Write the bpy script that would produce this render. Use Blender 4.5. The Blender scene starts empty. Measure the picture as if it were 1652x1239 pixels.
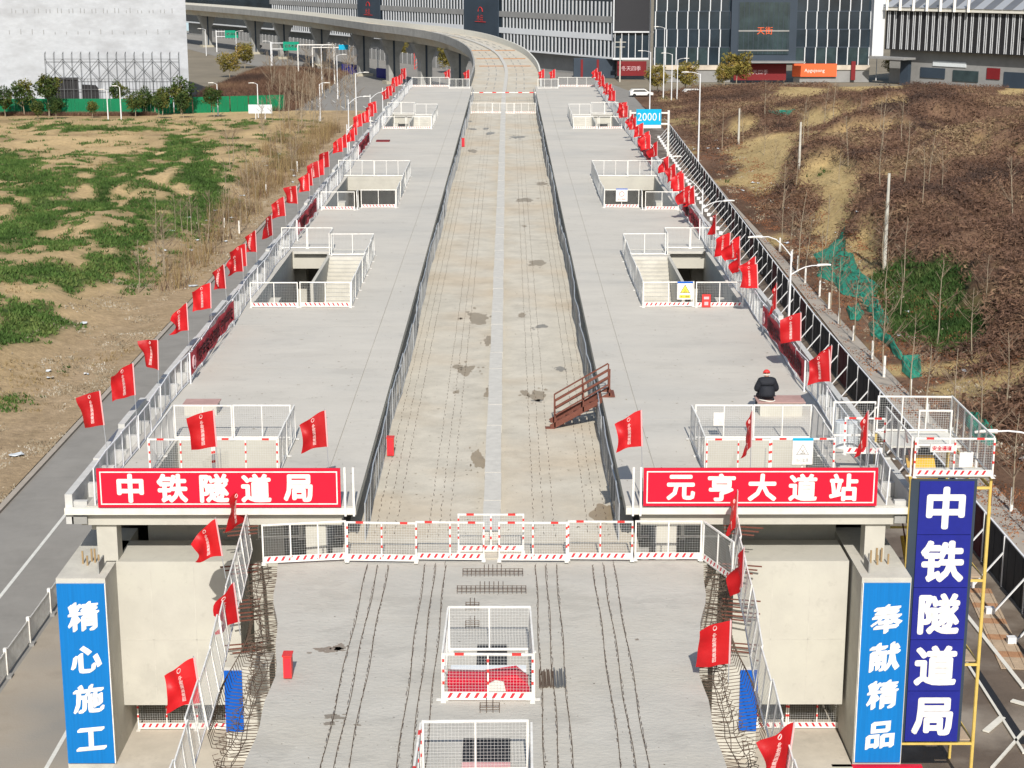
import bpy, math, random
import numpy as np
from mathutils import Vector, Matrix, Quaternion
R = math.radians
random.seed(7); RNG = np.random.default_rng(11)
scn = bpy.context.scene
COL = scn.collection

# ---------------------------------------------------------------- camera
F = 2750.0; TH = math.atan(683/2750); CT, ST = math.cos(TH), math.sin(TH)
CX, CY = 826.0, 619.5; YAW = math.atan(7/2750); CAM = (0.5, 0.0, 25.0)
cam = bpy.data.cameras.new('camera'); camo = bpy.data.objects.new('camera', cam); COL.objects.link(camo)
camo.location = CAM; camo.rotation_euler = (math.pi/2 - TH, 0, -YAW)
cam.sensor_width = 36; cam.lens = F/1652*36; cam.clip_start = 0.5; cam.clip_end = 3000
scn.camera = camo
# ---------------------------------------------------------------- sky, sun, exposure
SUN_EL, SUN_AZ = R(38), R(2)
world = bpy.data.worlds.new('World'); scn.world = world; world.use_nodes = True
wn = world.node_tree.nodes; wl = world.node_tree.links
sky = wn.new('ShaderNodeTexSky'); sky.sky_type = 'NISHITA'; sky.sun_disc = False
sky.sun_elevation = SUN_EL; sky.sun_rotation = math.pi - SUN_AZ; sky.air_density = 1.2; sky.dust_density = 1.5
wl.new(sky.outputs[0], wn['Background'].inputs[0]); wn['Background'].inputs[1].default_value = 0.105
sun = bpy.data.lights.new('sun', 'SUN'); suno = bpy.data.objects.new('sun', sun); COL.objects.link(suno)
sun.energy = 4.9; sun.angle = R(0.5); sun.color = (1, .945, .87)
sd = Vector((-math.sin(SUN_AZ)*math.cos(SUN_EL), math.cos(SUN_AZ)*math.cos(SUN_EL), -math.sin(SUN_EL)))
suno.rotation_euler = sd.to_track_quat('-Z', 'Y').to_euler(); suno.location = (0, 0, 80)
scn.view_settings.view_transform = 'Standard'; scn.view_settings.look = 'None'
scn.view_settings.exposure = 0.06; scn.view_settings.gamma = 1; scn.view_settings.use_curve_mapping = False
scn.cycles.use_denoising = True
scn.cycles.max_bounces = 5; scn.cycles.diffuse_bounces = 3; scn.cycles.transparent_max_bounces = 12

P = 9.3          # platform level
TD = 8.1         # track bed level
def at(x, y, z):
    r = x-CX; d = (y-CY)*CT+F*ST; w = F*CT-(y-CY)*ST
    r2 = r*math.cos(YAW)+w*math.sin(YAW); w2 = w*math.cos(YAW)-r*math.sin(YAW)
    t = (CAM[2]-z)/d
    return (CAM[0]+r2*t, w2*t)
def topx(X, Y, Z):
    X = X-CAM[0]; Z = Z-CAM[2]
    r = X*math.cos(YAW)-Y*math.sin(YAW); w = Y*math.cos(YAW)+X*math.sin(YAW)
    zc = w*CT-Z*ST; yc = -(Z*CT)-w*ST
    return CX+F*r/zc, CY+F*yc/zc

# ---------------------------------------------------------------- materials
MATS = {}
def mat(name, base, rough=.8, var=.12, scale=1.2, blot=0, bump=0.0, bscale=30, metal=0, tint=None, tscale=.3, tamt=.5, spec=.3, stretch=None, obj=False, alpha=1):
    m = bpy.data.materials.new(name); m.use_nodes = True; MATS[name] = m
    n = m.node_tree.nodes; l = m.node_tree.links; b = n['Principled BSDF']
    b.inputs['Roughness'].default_value = rough; b.inputs['Metallic'].default_value = metal
    b.inputs['Specular IOR Level'].default_value = spec; b.inputs['Alpha'].default_value = alpha
    if var == 0 and not bump and not tint:
        b.inputs['Base Color'].default_value = (*base, 1); return m
    if obj: co = n.new('ShaderNodeTexCoord').outputs['Object']
    else: co = n.new('ShaderNodeNewGeometry').outputs['Position']
    if stretch:
        mp = n.new('ShaderNodeMapping'); mp.inputs['Scale'].default_value = stretch; l.new(co, mp.inputs[0]); co = mp.outputs[0]
    nz = n.new('ShaderNodeTexNoise'); nz.inputs['Scale'].default_value = scale; nz.inputs['Detail'].default_value = 8; nz.inputs['Roughness'].default_value = .65
    l.new(co, nz.inputs['Vector'])
    mr = n.new('ShaderNodeMapRange'); mr.inputs[1].default_value = .25; mr.inputs[2].default_value = .75
    mr.inputs[3].default_value = 1-var; mr.inputs[4].default_value = 1+var; l.new(nz.outputs[0], mr.inputs[0])
    hv = n.new('ShaderNodeHueSaturation'); hv.inputs['Color'].default_value = (*base, 1); l.new(mr.outputs[0], hv.inputs['Value'])
    out = hv.outputs[0]
    if tint:
        t = n.new('ShaderNodeTexNoise'); t.inputs['Scale'].default_value = tscale; t.inputs['Detail'].default_value = 5; l.new(co, t.inputs['Vector'])
        rr = n.new('ShaderNodeMapRange'); rr.inputs[1].default_value = .45; rr.inputs[2].default_value = .7; rr.inputs[4].default_value = tamt; l.new(t.outputs[0], rr.inputs[0])
        mx = n.new('ShaderNodeMix'); mx.data_type = 'RGBA'; l.new(rr.outputs[0], mx.inputs[0]); l.new(out, mx.inputs[6]); mx.inputs[7].default_value = (*tint, 1); out = mx.outputs[2]
    if blot:
        for (sc, lo, hi, am, v) in ((.55, .53, .60, blot, .82), (3.5, .60, .66, blot*.8, .75), (.16, .5, .62, blot*.7, 1.13)):
            t = n.new('ShaderNodeTexNoise'); t.inputs['Scale'].default_value = sc; t.inputs['Detail'].default_value = 11; t.inputs['Roughness'].default_value = .7; l.new(co, t.inputs['Vector'])
            rr = n.new('ShaderNodeMapRange'); rr.inputs[1].default_value = lo; rr.inputs[2].default_value = hi; rr.inputs[4].default_value = am; l.new(t.outputs[0], rr.inputs[0])
            hh = n.new('ShaderNodeHueSaturation'); hh.inputs['Value'].default_value = v; l.new(rr.outputs[0], hh.inputs['Fac']); l.new(out, hh.inputs['Color']); out = hh.outputs[0]
    l.new(out, b.inputs['Base Color'])
    if bump:
        n2 = n.new('ShaderNodeTexNoise'); n2.inputs['Scale'].default_value = bscale; n2.inputs['Detail'].default_value = 6; l.new(co, n2.inputs['Vector'])
        bp = n.new('ShaderNodeBump'); bp.inputs['Strength'].default_value = bump; bp.inputs['Distance'].default_value = .05
        l.new(n2.outputs[0], bp.inputs['Height']); l.new(bp.outputs[0], b.inputs['Normal'])
    return m
mat('platform', (.515, .49, .435), .85, .07, 1.1, .5, .15, 12, tint=(.44, .43, .395), tscale=.22, tamt=.7, stretch=(.5, 1.0, 1))
mat('kerb', (.44, .445, .43), .85, .12, 2, .3, .1, 20)
mat('track', (.52, .485, .405), .85, .16, .9, .45, .2, 12, tint=(.50, .38, .24), tscale=.22, tamt=.4)
mat('neardeck', (.45, .435, .39), .88, .10, .8, .5, .35, 8, tint=(.47, .44, .37), tscale=.25, tamt=.5, stretch=(.8, 1.3, 1))
mat('plinth', (.52, .505, .46), .85, .12, 3, 0, .1, 20)
mat('cream', (.47, .455, .40), .8, .07, 1.0, .35, .08, 8, tint=(.50, .49, .42), tscale=.5, tamt=.7)
mat('concrete', (.50, .485, .43), .85, .14, 1.3, .5, .15, 14, tint=(.40, .38, .33), tscale=.6, tamt=.4)
mat('darkconcrete', (.30, .30, .285), .9, .2, .6, .5, .15, 8)
mat('sunlitbase', (.42, .39, .31), .9, .2, .6)  # sunlight on the foot of the far piers put into a lighter beige
mat('floor', (.47, .43, .36), .88, .15, 1, .5, .1, 15)
mat('asphalt', (.245, .235, .215), .9, .14, .6, .3, .2, 60, tint=(.27, .26, .24), tscale=.12, tamt=.7)
mat('lane', (.62, .62, .58), .8, .15, 4)
mat('white', (.76, .75, .71), .5, .12, 2.5, 0, 0, tint=(.50, .44, .36), tscale=6, tamt=.35)
mat('whitewash', (.75, .74, .70), .8, .1, 6)
mat('cap', (.50, .50, .48), .8, .14, 3, 0, .1, 10)
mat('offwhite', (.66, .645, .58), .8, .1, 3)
mat('wire', (.60, .61, .60), .5, 0)
mat('darkwire', (.20, .205, .205), .5, 0)
mat('redpaint', (.62, .045, .04), .5, .08, 5)
mat('stripered', (.52, .03, .045), .5, .12, 3)
mat('faded', (.66, .36, .35), .6, .12, 3)
mat('signred', (.55, .008, .032), .45, .04, 2)
mat('banner', (.50, .03, .05), .7, .12, 3, 0, .2, 8)
mat('pale', (.62, .42, .44), .7, .1, 3)
mat('flag', (.55, .010, .014), .5, .08, 5, 0, .25, 6, obj=True, spec=.5)
fb = MATS['flag'].node_tree.nodes['Principled BSDF']
tr = MATS['flag'].node_tree.nodes.new('ShaderNodeBsdfTranslucent'); tr.inputs[0].default_value = (.7, .015, .02, 1)
mxs = MATS['flag'].node_tree.nodes.new('ShaderNodeMixShader'); mxs.inputs[0].default_value = .3
fn_ = MATS['flag'].node_tree.nodes; fl = MATS['flag'].node_tree.links
oi = fn_.new('ShaderNodeObjectInfo'); hr = fn_.new('ShaderNodeMapRange'); hr.inputs[3].default_value = .85; hr.inputs[4].default_value = 1.3; fl.new(oi.outputs['Random'], hr.inputs[0])
hsv = fn_.new('ShaderNodeHueSaturation'); fl.new(hr.outputs[0], hsv.inputs['Value']); old_ = fb.inputs['Base Color'].links[0].from_socket; fl.new(old_, hsv.inputs['Color']); fl.new(hsv.outputs[0], fb.inputs['Base Color']); fl.new(hsv.outputs[0], tr.inputs[0])
fl = MATS['flag'].node_tree.links; fl.new(fb.outputs[0], mxs.inputs[1]); fl.new(tr.outputs[0], mxs.inputs[2])
fl.new(mxs.outputs[0], MATS['flag'].node_tree.nodes['Material Output'].inputs[0])
mat('sleeve', (.75, .42, .42), .6, 0)
mat('flagtext', (.72, .45, .43), .6, 0)
mat('blue', (.0, .155, .46), .45, .12, 2, 0, .1, 6, spec=.4, stretch=(7, 7, .25))
mat('navy', (.012, .018, .22), .4, .10, 3, 0, .1, 5, spec=.4)
mat('deepblue', (.0, .09, .45), .5, .08, 3)
mat('cyan', (.0, .38, .62), .5, .05, 3)
mat('signgreen', (.0, .25, .15), .5, .05, 3)
mat('yellow', (.62, .45, .12), .6, .15, 4)
mat('yellowpanel', (.60, .36, .04), .6, .15, 4)
mat('signyellow', (.75, .65, .08), .5, .05, 4)
mat('rust', (.15, .055, .038), .8, .25, 8, 0, .2, 30)
mat('rebar', (.105, .075, .055), .8, .35, 9)
mat('brass', (.30, .21, .11), .6, .2, 8)
mat('steel', (.42, .44, .46), .4, .1, 5, metal=.3)
mat('lamp', (.72, .73, .74), .4, .04, 5)
mat('black', (.02, .02, .022), .6, .1, 4)
mat('hoard', (.045, .05, .056), .7, .2, 2)
mat('hoardred', (.10, .02, .03), .7, .2, 2)
mat('hoardgreen', (.0, .16, .065), .6, .2, .4)
mat('net', (.02, .26, .17), .9, .25, 3, 0, .4, 4)
mat('wet', (.31, .24, .15), .35, .15, 1.5, spec=.4)
mat('wetgrey', (.24, .21, .165), .35, .15, 1.5)
mat('yard', (.13, .10, .075), .6, .30, .5, .5, .25, 10, tint=(.32, .28, .23), tscale=.35, tamt=.85)
mat('ditch', (.14, .105, .07), .8, .3, .9, 0, .3, 8, tint=(.30, .29, .25), tscale=.8, tamt=.7)
mat('paving', (.36, .32, .27), .9, .12, 2, 0, .1, 15)
mat('board', (.36, .20, .11), .8, .2, 3, 0, .1, 10)
mat('mat', (.40, .31, .22), .85, .2, 3)
mat('plywood', (.42, .27, .24), .7, .2, 2)
mat('bark', (.30, .25, .18), .9, .25, 6)
mat('twigs', (.20, .15, .105), .9, .3, 3)
mat('glass', (.022, .034, .046), .12, .5, .12, spec=.55)
mat('glass2', (.030, .050, .056), .15, .45, .4, spec=.6)
mat('fin', (.60, .62, .64), .6, .06, .2)
mat('darkpanel', (.035, .050, .070), .5, .15, .2)
mat('screen', (.028, .029, .034), .6, .05, 1)
mat('shopred', (.17, .012, .015), .6, .1, 1)
mat('shoporange', (.75, .13, .04), .6, .05, 1)
mat('shopbeige', (.50, .44, .36), .8, .35, .35)
mat('greywall', (.25, .25, .245), .8, .15, .4)
mat('bluewall', (.36, .48, .54), .7, .1, .4)
mat('roofmetal', (.13, .14, .155), .5, .15, .3)
mat("facade", (.43, .455, .49), .85, .10, .8, tint=(.30, .31, .33), tscale=.22, tamt=.6, stretch=(1, 1, 2.2))
mat('scaffold', (.11, .115, .12), .7, .1, 2)
mat('skin', (.45, .25, .17), .6, 0)
mat('jacket', (.014, .016, .022), .75, .25, 6, 0, .3, 14)
mat('trousers', (.02, .02, .028), .8, .2, 6)
mat('carpaint', (.70, .70, .68), .3, 0)
mat('carglass', (.02, .022, .025), .1, 0)
mat('ink', (.30, .31, .32), .7, 0)
mat('redink', (.60, .10, .10), .7, 0)
mat('plastic', (.62, .66, .68), .7, .1, 3, 0, .2, 5)
mat('orange', (.50, .22, .08), .8, .2, 3)

def foliage(name, cols, scale=.6, rough=.8, amp=1.7):
    m = bpy.data.materials.new(name); m.use_nodes = True; MATS[name] = m
    n = m.node_tree.nodes; l = m.node_tree.links; b = n['Principled BSDF']
    g = n.new('ShaderNodeNewGeometry')
    nz = n.new('ShaderNodeTexNoise'); nz.inputs['Scale'].default_value = scale; nz.inputs['Detail'].default_value = 4
    l.new(g.outputs['Position'], nz.inputs['Vector'])
    ad = n.new('ShaderNodeMath'); ad.operation = 'MULTIPLY_ADD'; l.new(g.outputs['Random Per Island'], ad.inputs[0]); ad.inputs[1].default_value = .32
    sb = n.new('ShaderNodeMath'); sb.operation = 'MULTIPLY_ADD'; l.new(nz.outputs[0], sb.inputs[0]); sb.inputs[1].default_value = amp; sb.inputs[2].default_value = .30-.5*amp
    l.new(sb.outputs[0], ad.inputs[2])
    cr = n.new('ShaderNodeValToRGB'); el = cr.color_ramp.elements
    el[0].position = .1; el[0].color = (*cols[0], 1); el[1].position = .85; el[1].color = (*cols[-1], 1)
    for i, c in enumerate(cols[1:-1]):
        e = el.new(.1+.75*(i+1)/(len(cols)-1)); e.color = (*c, 1)
    l.new(ad.outputs[0], cr.inputs[0]); l.new(cr.outputs[0], b.inputs['Base Color'])
    b.inputs['Roughness'].default_value = rough; b.inputs['Specular IOR Level'].default_value = .15
foliage('leafgreen', [(.03, .06, .014), (.065, .125, .028), (.13, .17, .05)], .25)
foliage('weeds', [(.02, .045, .012), (.04, .085, .02), (.09, .11, .04)], .3)
foliage('brush', [(.06, .040, .032), (.125, .072, .05), (.175, .105, .068), (.25, .18, .105)], .07, amp=2.4)
foliage('drygrass', [(.17, .12, .05), (.26, .19, .09), (.34, .27, .14)], .3)
foliage('leaflitter', [(.10, .04, .02), (.24, .10, .05), (.34, .18, .09)], .5)
foliage('crown', [(.02, .045, .015), (.05, .08, .02), (.14, .13, .03)], .35)
foliage('crownyellow', [(.10, .09, .02), (.20, .17, .04), (.26, .17, .05)], .35)
foliage('rubble', [(.18, .145, .10), (.30, .26, .19), (.46, .43, .37)], .5)

# ---------------------------------------------------------------- mesh builder
class MB:
    def __init__(s, *mats): s.v = []; s.f = []; s.m = []; s.mats = list(mats)
    def mi(s, m):
        if m is None: return 0
        if m not in s.mats: s.mats.append(m)
        return s.mats.index(m)
    def face(s, pts, m=None):
        b = len(s.v); s.v += [tuple(p) for p in pts]; s.f.append(tuple(range(b, b+len(pts)))); s.m.append(s.mi(m)); return s
    def box(s, x0, x1, y0, y1, z0, z1, m=None):
        b = len(s.v); k = s.mi(m)
        s.v += [(x0,y0,z0),(x1,y0,z0),(x1,y1,z0),(x0,y1,z0),(x0,y0,z1),(x1,y0,z1),(x1,y1,z1),(x0,y1,z1)]
        for q in ((3,2,1,0),(4,5,6,7),(0,1,5,4),(1,2,6,5),(2,3,7,6),(3,0,4,7)): s.f.append(tuple(b+i for i in q)); s.m.append(k)
        return s
    def bar(s, p, q, w, h=None, m=None, n=4, up=None):
        p, q = Vector(p), Vector(q); d = (q-p)
        if d.length < 1e-6: return s
        d.normalize(); h = h or w; u = Vector((0,0,1)) if abs(d.z) < .95 else Vector((0,1,0))
        a = d.cross(u).normalized(); c = a.cross(d).normalized(); b = len(s.v); k = s.mi(m)
        for o in (p, q):
            for i in range(n):
                t = 2*math.pi*(i+.5)/n; sc = (math.sqrt(2)/2 if n == 4 else .5)
                s.v.append(tuple(o+a*(math.cos(t)*w*sc)+c*(math.sin(t)*h*sc)))
        for i in range(n):
            j = (i+1) % n; s.f.append((b+i, b+j, b+n+j, b+n+i)); s.m.append(k)
        s.f.append(tuple(b+i for i in range(n))[::-1]); s.f.append(tuple(b+n+i for i in range(n))); s.m += [k, k]
        return s
    def tube(s, pts, r, m=None, n=6, r1=None):
        pts = [Vector(p) for p in pts]; N = len(pts); b = len(s.v); k = s.mi(m); a = None
        for i, p in enumerate(pts):
            d = (pts[min(i+1, N-1)]-pts[max(i-1, 0)]).normalized()
            if a is None: a = d.cross(Vector((0,1,0)) if abs(d.y) < .9 else Vector((1,0,0))).normalized()
            a = (a-d*a.dot(d)).normalized(); c = d.cross(a)
            rr = r if r1 is None else r+(r1-r)*i/(N-1)
            for j in range(n):
                t = 2*math.pi*j/n; s.v.append(tuple(p+a*math.cos(t)*rr+c*math.sin(t)*rr))
        for i in range(N-1):
            for j in range(n):
                jj = (j+1) % n; s.f.append((b+i*n+j, b+i*n+jj, b+(i+1)*n+jj, b+(i+1)*n+j)); s.m.append(k)
        s.f.append(tuple(b+j for j in range(n))[::-1]); s.f.append(tuple(b+(N-1)*n+j for j in range(n))); s.m += [k, k]
        return s
    def prism(s, poly, axis, a, b2, m=None):
        # poly of 2-D points extruded along axis ('x','y','z') from a to b2
        def mk(p, t): return {'x': (t, p[0], p[1]), 'y': (p[0], t, p[1]), 'z': (p[0], p[1], t)}[axis]
        n = len(poly); b = len(s.v); k = s.mi(m)
        s.v += [mk(p, a) for p in poly]+[mk(p, b2) for p in poly]
        for i in range(n):
            j = (i+1) % n; s.f.append((b+i, b+j, b+n+j, b+n+i)); s.m.append(k)
        s.f.append(tuple(b+i for i in range(n))[::-1]); s.f.append(tuple(b+n+i for i in range(n))); s.m += [k, k]
        return s
    def add(s, o, off=(0,0,0)):
        b = len(s.v); mm = [s.mi(x) for x in o.mats]
        s.v += [(x+off[0], y+off[1], z+off[2]) for x, y, z in o.v]; s.f += [tuple(i+b for i in f) for f in o.f]; s.m += [mm[k] for k in o.m]; return s
    def mesh(s, name, smooth=False):
        me = bpy.data.meshes.new(name); me.from_pydata(s.v, [], s.f)
        for m in s.mats: me.materials.append(MATS[m])
        me.polygons.foreach_set('material_index', s.m)
        if smooth: me.polygons.foreach_set('use_smooth', [True]*len(s.f))
        me.update(); return me
def tag(o, label=None, cat=None, group=None, kind=None):
    if label: o['label'] = label
    if cat: o['category'] = cat
    if group: o['group'] = group
    if kind: o['kind'] = kind
    return o
def thing(name, label, cat, loc=(0,0,0), rz=0, group=None):
    o = bpy.data.objects.new(name, None); COL.objects.link(o); o.location = loc; o.rotation_euler = (0,0,rz)
    o.empty_display_size = .3
    return tag(o, label, cat, group)
def fix(o):
    # recalc outward normals cheaply
    return o
def obj(name, me, parent=None, loc=None, rot=None, world=True):
    """link a mesh (or MB); geometry in world coordinates unless loc is given"""
    if isinstance(me, MB): me = me.mesh(name)
    o = bpy.data.objects.new(name, me); COL.objects.link(o)
    if parent is not None:
        o.parent = parent
        if loc is None and parent.type == 'EMPTY':
            o.location = -Vector(parent.location)
    if loc is not None: o.location = loc
    if rot is not None: o.rotation_euler = rot
    return o
def solo(name, mb, label, cat, group=None, loc=None):
    """single-mesh thing whose origin sits at its base"""
    vs = np.array(mb.v); base = np.array([(vs[:,0].min()+vs[:,0].max())/2, (vs[:,1].min()+vs[:,1].max())/2, vs[:,2].min()])
    mb.v = [tuple(v) for v in vs-base]
    o = obj(name, mb); o.location = tuple(base); return tag(o, label, cat, group)
def struct(name, mb): return tag(obj(name, mb), kind='structure')
def copy_tree(o, parent=None):
    c = o.copy(); COL.objects.link(c)
    if parent: c.parent = parent
    for ch in o.children: copy_tree(ch, c)
    return c

def vnoise(x, y, seed=0):
    xi = np.floor(x).astype(np.int64); yi = np.floor(y).astype(np.int64); xf = x-xi; yf = y-yi
    u = xf*xf*(3-2*xf); v = yf*yf*(3-2*yf)
    def h(a, b):
        n = (a*374761393+b*668265263+seed*1442695041) & 0xffffffff
        n = ((n ^ (n >> 13))*1274126177) & 0xffffffff
        return ((n ^ (n >> 16)) & 0xffff)/65535.0
    return (h(xi,yi)*(1-u)+h(xi+1,yi)*u)*(1-v)+(h(xi,yi+1)*(1-u)+h(xi+1,yi+1)*u)*v
def fbm(x, y, seed=0, o=4):
    t = 0; a = .5; s = 0
    for i in range(o): t = t+a*vnoise(x, y, seed+i*17); s += a; a *= .5; x = x*2.03+5.1; y = y*2.03+9.7
    return t/s
def sst(a, b, x): t = np.clip((x-a)/(b-a), 0, 1); return t*t*(3-2*t)

# ---------------------------------------------------------------- text
def text_mb(s, size, m, bold=.02, z=0.0, width=None, brush=False):
    """lettering as a flat mesh in the XZ plane facing -Y, centred at the origin"""
    cu = bpy.data.curves.new('t', 'FONT'); cu.body = s; cu.size = size; cu.align_x = 'CENTER'; cu.align_y = 'CENTER'; cu.resolution_u = 2
    o = bpy.data.objects.new('t', cu); COL.objects.link(o)
    dg = bpy.context.evaluated_depsgraph_get(); me = bpy.data.meshes.new_from_object(o.evaluated_get(dg))
    b = MB(m)
    vs = np.array([v.co[:] for v in me.vertices]) if len(me.vertices) else np.zeros((0,3))
    if len(vs):
        c = (vs.min(0)+vs.max(0))/2; vs = vs-c
        if width: vs[:,0] *= width/(vs[:,0].max()-vs[:,0].min())
    F0 = [tuple(p.vertices) for p in me.polygons]; r = bold*size
    if bold <= .02: pens = [(0, 0)]
    elif brush: pens = [(r*t, r*t*.8) for t in (-1.5,-1,-.5,0,.5,1,1.5)]
    else: pens = [(r*math.cos(a), r*math.sin(a)) for a in np.arange(0, 6.2, math.pi/4)]
    for k, (dx, dz) in enumerate(pens):
        o_ = len(b.v); b.v += [(v[0]+dx, z-k*.0004, v[1]+dz) for v in vs]; b.f += [tuple(i+o_ for i in f) for f in F0]
    b.m = [0]*len(b.f)
    bpy.data.objects.remove(o); bpy.data.curves.remove(cu); bpy.data.meshes.remove(me)
    return b

# ================================================================ GROUND
def grid_mesh(name, xs, ys, hf, m, colf=None):
    X, Y = np.meshgrid(xs, ys); Z = hf(X, Y); nx, ny = len(xs), len(ys)
    v = np.stack([X, Y, Z], -1).reshape(-1, 3)
    i = np.arange(nx*ny).reshape(ny, nx); q = np.stack([i[:-1,:-1], i[:-1,1:], i[1:,1:], i[1:,:-1]], -1).reshape(-1, 4)
    me = bpy.data.meshes.new(name); me.vertices.add(len(v)); me.vertices.foreach_set('co', v.ravel())
    me.loops.add(q.size); me.loops.foreach_set('vertex_index', q.ravel().astype(np.int32))
    me.polygons.add(len(q)); me.polygons.foreach_set('loop_start', np.arange(0, q.size, 4, dtype=np.int32)); me.polygons.foreach_set('loop_total', np.full(len(q), 4, np.int32))
    me.polygons.foreach_set('use_smooth', [True]*len(q)); me.update(calc_edges=True)
    if colf is not None:
        at_ = me.color_attributes.new('cover', 'FLOAT_COLOR', 'POINT'); c = colf(v[:,0], v[:,1], v[:,2]); c = np.concatenate([c, np.ones((len(c),1))], 1); at_.data.foreach_set('color', c.ravel())
    me.materials.append(m); return me
def ell(px, py, L):
    r = np.zeros_like(px)
    for (cx, cy, a, b) in L: r = np.maximum(r, 1.25-np.sqrt(((px-cx)/a)**2+((py-cy)/b)**2))
    return r
def h_left(X, Y):
    b = (1-.75*sst(180, 250, Y))*sst(-25.5, -37, X)*(.7+2.1*sst(.25, .75, fbm(X/13, Y/19, 3)))
    b = b*sst(292, 262, Y)*sst(30, 60, Y)
    return .03+b+(fbm(X/3.2, Y/3.2, 5)-.45)*.55*sst(-24.5, -32, X)*sst(285, 262, Y)
def bush(X, Y):
    t, g = masks_right(X, Y, 0*X+1.5); l = fbm(X/7, Y/9, 88, 3); l2 = fbm(X/2.2, Y/2.6, 89, 2)
    return (1-t)*(1-g*.8)*(.2+2.2*sst(.35, .72, l)+.7*l2)
def h_right(X, Y):
    e = sst(27, 36, X)
    b = e*(1.6*fbm(X/17, Y/24, 8)+.3)
    mound = 0
    for (cx, cy, rx, ry, hh) in ((58,262,16,34,5.0),(44,185,14,30,2.2),(66,186,17,16,4.6),(52,128,11,9,3.0),(41,98,9,8,1.8),(72,142,14,12,3.6),(90,200,16,18,4.2),(55,222,14,10,2.6),(34,128,5,9,1.4),(78,330,26,16,3.2),(48,320,14,20,2.6),(88,240,20,30,3.0),(38,150,8,20,1.2)):
        mound = mound+hh*np.exp(-((X-cx)/rx)**2-((Y-cy)/ry)**2)
    far = 1-.8*sst(225, 300, Y)
    return .03+b*far+e*mound*(1-.6*sst(225, 300, Y))+(fbm(X/3, Y/3, 9)-.45)*.5*e*far+bush(X, Y)*e*.85*far
GREEN_L = [(60,290,110,32),(20,275,60,25),(300,245,60,22),(290,232,40,14),(230,375,110,32),(300,345,120,55),(60,345,90,28),(30,375,60,25),(45,510,60,35),(70,440,120,28),(240,440,80,26),(130,330,60,16),(180,290,40,20),(20,545,40,12),(210,265,50,22),(330,290,50,40),(120,205,30,6),(180,208,120,5),(20,660,30,8),(60,205,60,4),(330,310,60,30),(180,430,80,30),(270,470,30,15)]
TAN_R = [(1230,250,60,40),(1500,560,120,10),(1590,590,90,14),(1350,250,110,8),(1500,205,80,8),(1345,350,48,48),(1390,390,35,35),(1330,300,42,14),(1240,188,62,12),(1420,185,70,10),(1480,213,70,13),(1610,172,34,9),(1250,232,90,9),(1290,150,55,9),(1400,140,60,7),(1640,142,30,6),(1200,210,30,9),(1310,215,40,12)]
GREEN_R = [(1490,480,70,40),(1550,520,50,22),(1625,392,52,15),(1440,440,40,20)]
def masks_left(X, Y, Z):
    px, py = topx(X, Y, Z); g = ell(px, py, GREEN_L)
    g = sst(.30, .78, g+ (fbm(X/1.6, Y/2.8, 21)-.5)*2.3)
    g = np.maximum(g, sst(.64, .72, fbm(X/4, Y/5, 77))*.8)
    return g*sst(-26, -31, X)*(Y < 276)
def masks_right(X, Y, Z):
    px, py = topx(X, Y, 0*X+1.5); n = fbm(X/5, Y/11, 31)-.5; n = n+.35*(fbm(X/1.2, Y/1.8, 33)-.5)
    t = sst(.2, .5, ell(px, py, TAN_R)+n*1.6); g = sst(.15, .4, ell(px, py, GREEN_R)+n*.6)
    return t, g*(1-t*.0)
def col_left(X, Y, Z):
    g = masks_left(X, Y, Z)[:,None]; n = fbm(X/5, Y/8, 41)[:,None]; f = fbm(X/.9, Y/1.1, 43)[:,None]
    soil = np.array([.47,.345,.185])*(.70+.55*n)+np.array([.06,.05,.04])*(f-.5)
    soil = soil*(1-.3*sst(.58,.78,fbm(X/7,Y/10,51)))[:,None]
    edge = sst(-34, -25, X)[:,None]*(.7+.3*f); soil = soil*(1-edge)+np.array([.36,.27,.175])*(.65+.7*f)*edge
    return soil*(1-g)+np.array([.055,.09,.025])*(.7+.6*f)*g
def col_right(X, Y, Z):
    t, g = masks_right(X, Y, Z); t = t[:,None]; g = g[:,None]; n = fbm(X/6, Y/9, 61)[:,None]; f = fbm(X/1.1, Y/1.1, 63)[:,None]
    br = np.array([.145,.088,.058])*(.4+1.2*n)*(.7+.6*f); tan = np.array([.44,.33,.16])*(.75+.4*n)*(.85+.3*f); gr = np.array([.05,.075,.02])*(.7+.6*f)
    c = br*(1-t)+tan*t; return c*(1-g)+gr*g
def terrain_mat(name):
    m = bpy.data.materials.new(name); m.use_nodes = True; MATS[name] = m
    n = m.node_tree.nodes; l = m.node_tree.links; b = n['Principled BSDF']; b.inputs['Roughness'].default_value = .95; b.inputs['Specular IOR Level'].default_value = .1
    a = n.new('ShaderNodeVertexColor'); a.layer_name = 'cover'; g = n.new('ShaderNodeNewGeometry')
    nz = n.new('ShaderNodeTexNoise'); nz.inputs['Scale'].default_value = 2.2; nz.inputs['Detail'].default_value = 9; nz.inputs['Roughness'].default_value = .75; l.new(g.outputs['Position'], nz.inputs['Vector'])
    mr = n.new('ShaderNodeMapRange'); mr.inputs[1].default_value = .3; mr.inputs[2].default_value = .7; mr.inputs[3].default_value = .72; mr.inputs[4].default_value = 1.28; l.new(nz.outputs[0], mr.inputs[0])
    hs = n.new('ShaderNodeHueSaturation'); l.new(a.outputs[0], hs.inputs['Color']); l.new(mr.outputs[0], hs.inputs['Value']); l.new(hs.outputs[0], b.inputs['Base Color'])
    bp = n.new('ShaderNodeBump'); bp.inputs['Strength'].default_value = .7; bp.inputs['Distance'].default_value = .25; l.new(nz.outputs[0], bp.inputs['Height']); l.new(bp.outputs[0], b.inputs['Normal'])
    return m
tm = terrain_mat('terrain')
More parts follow.
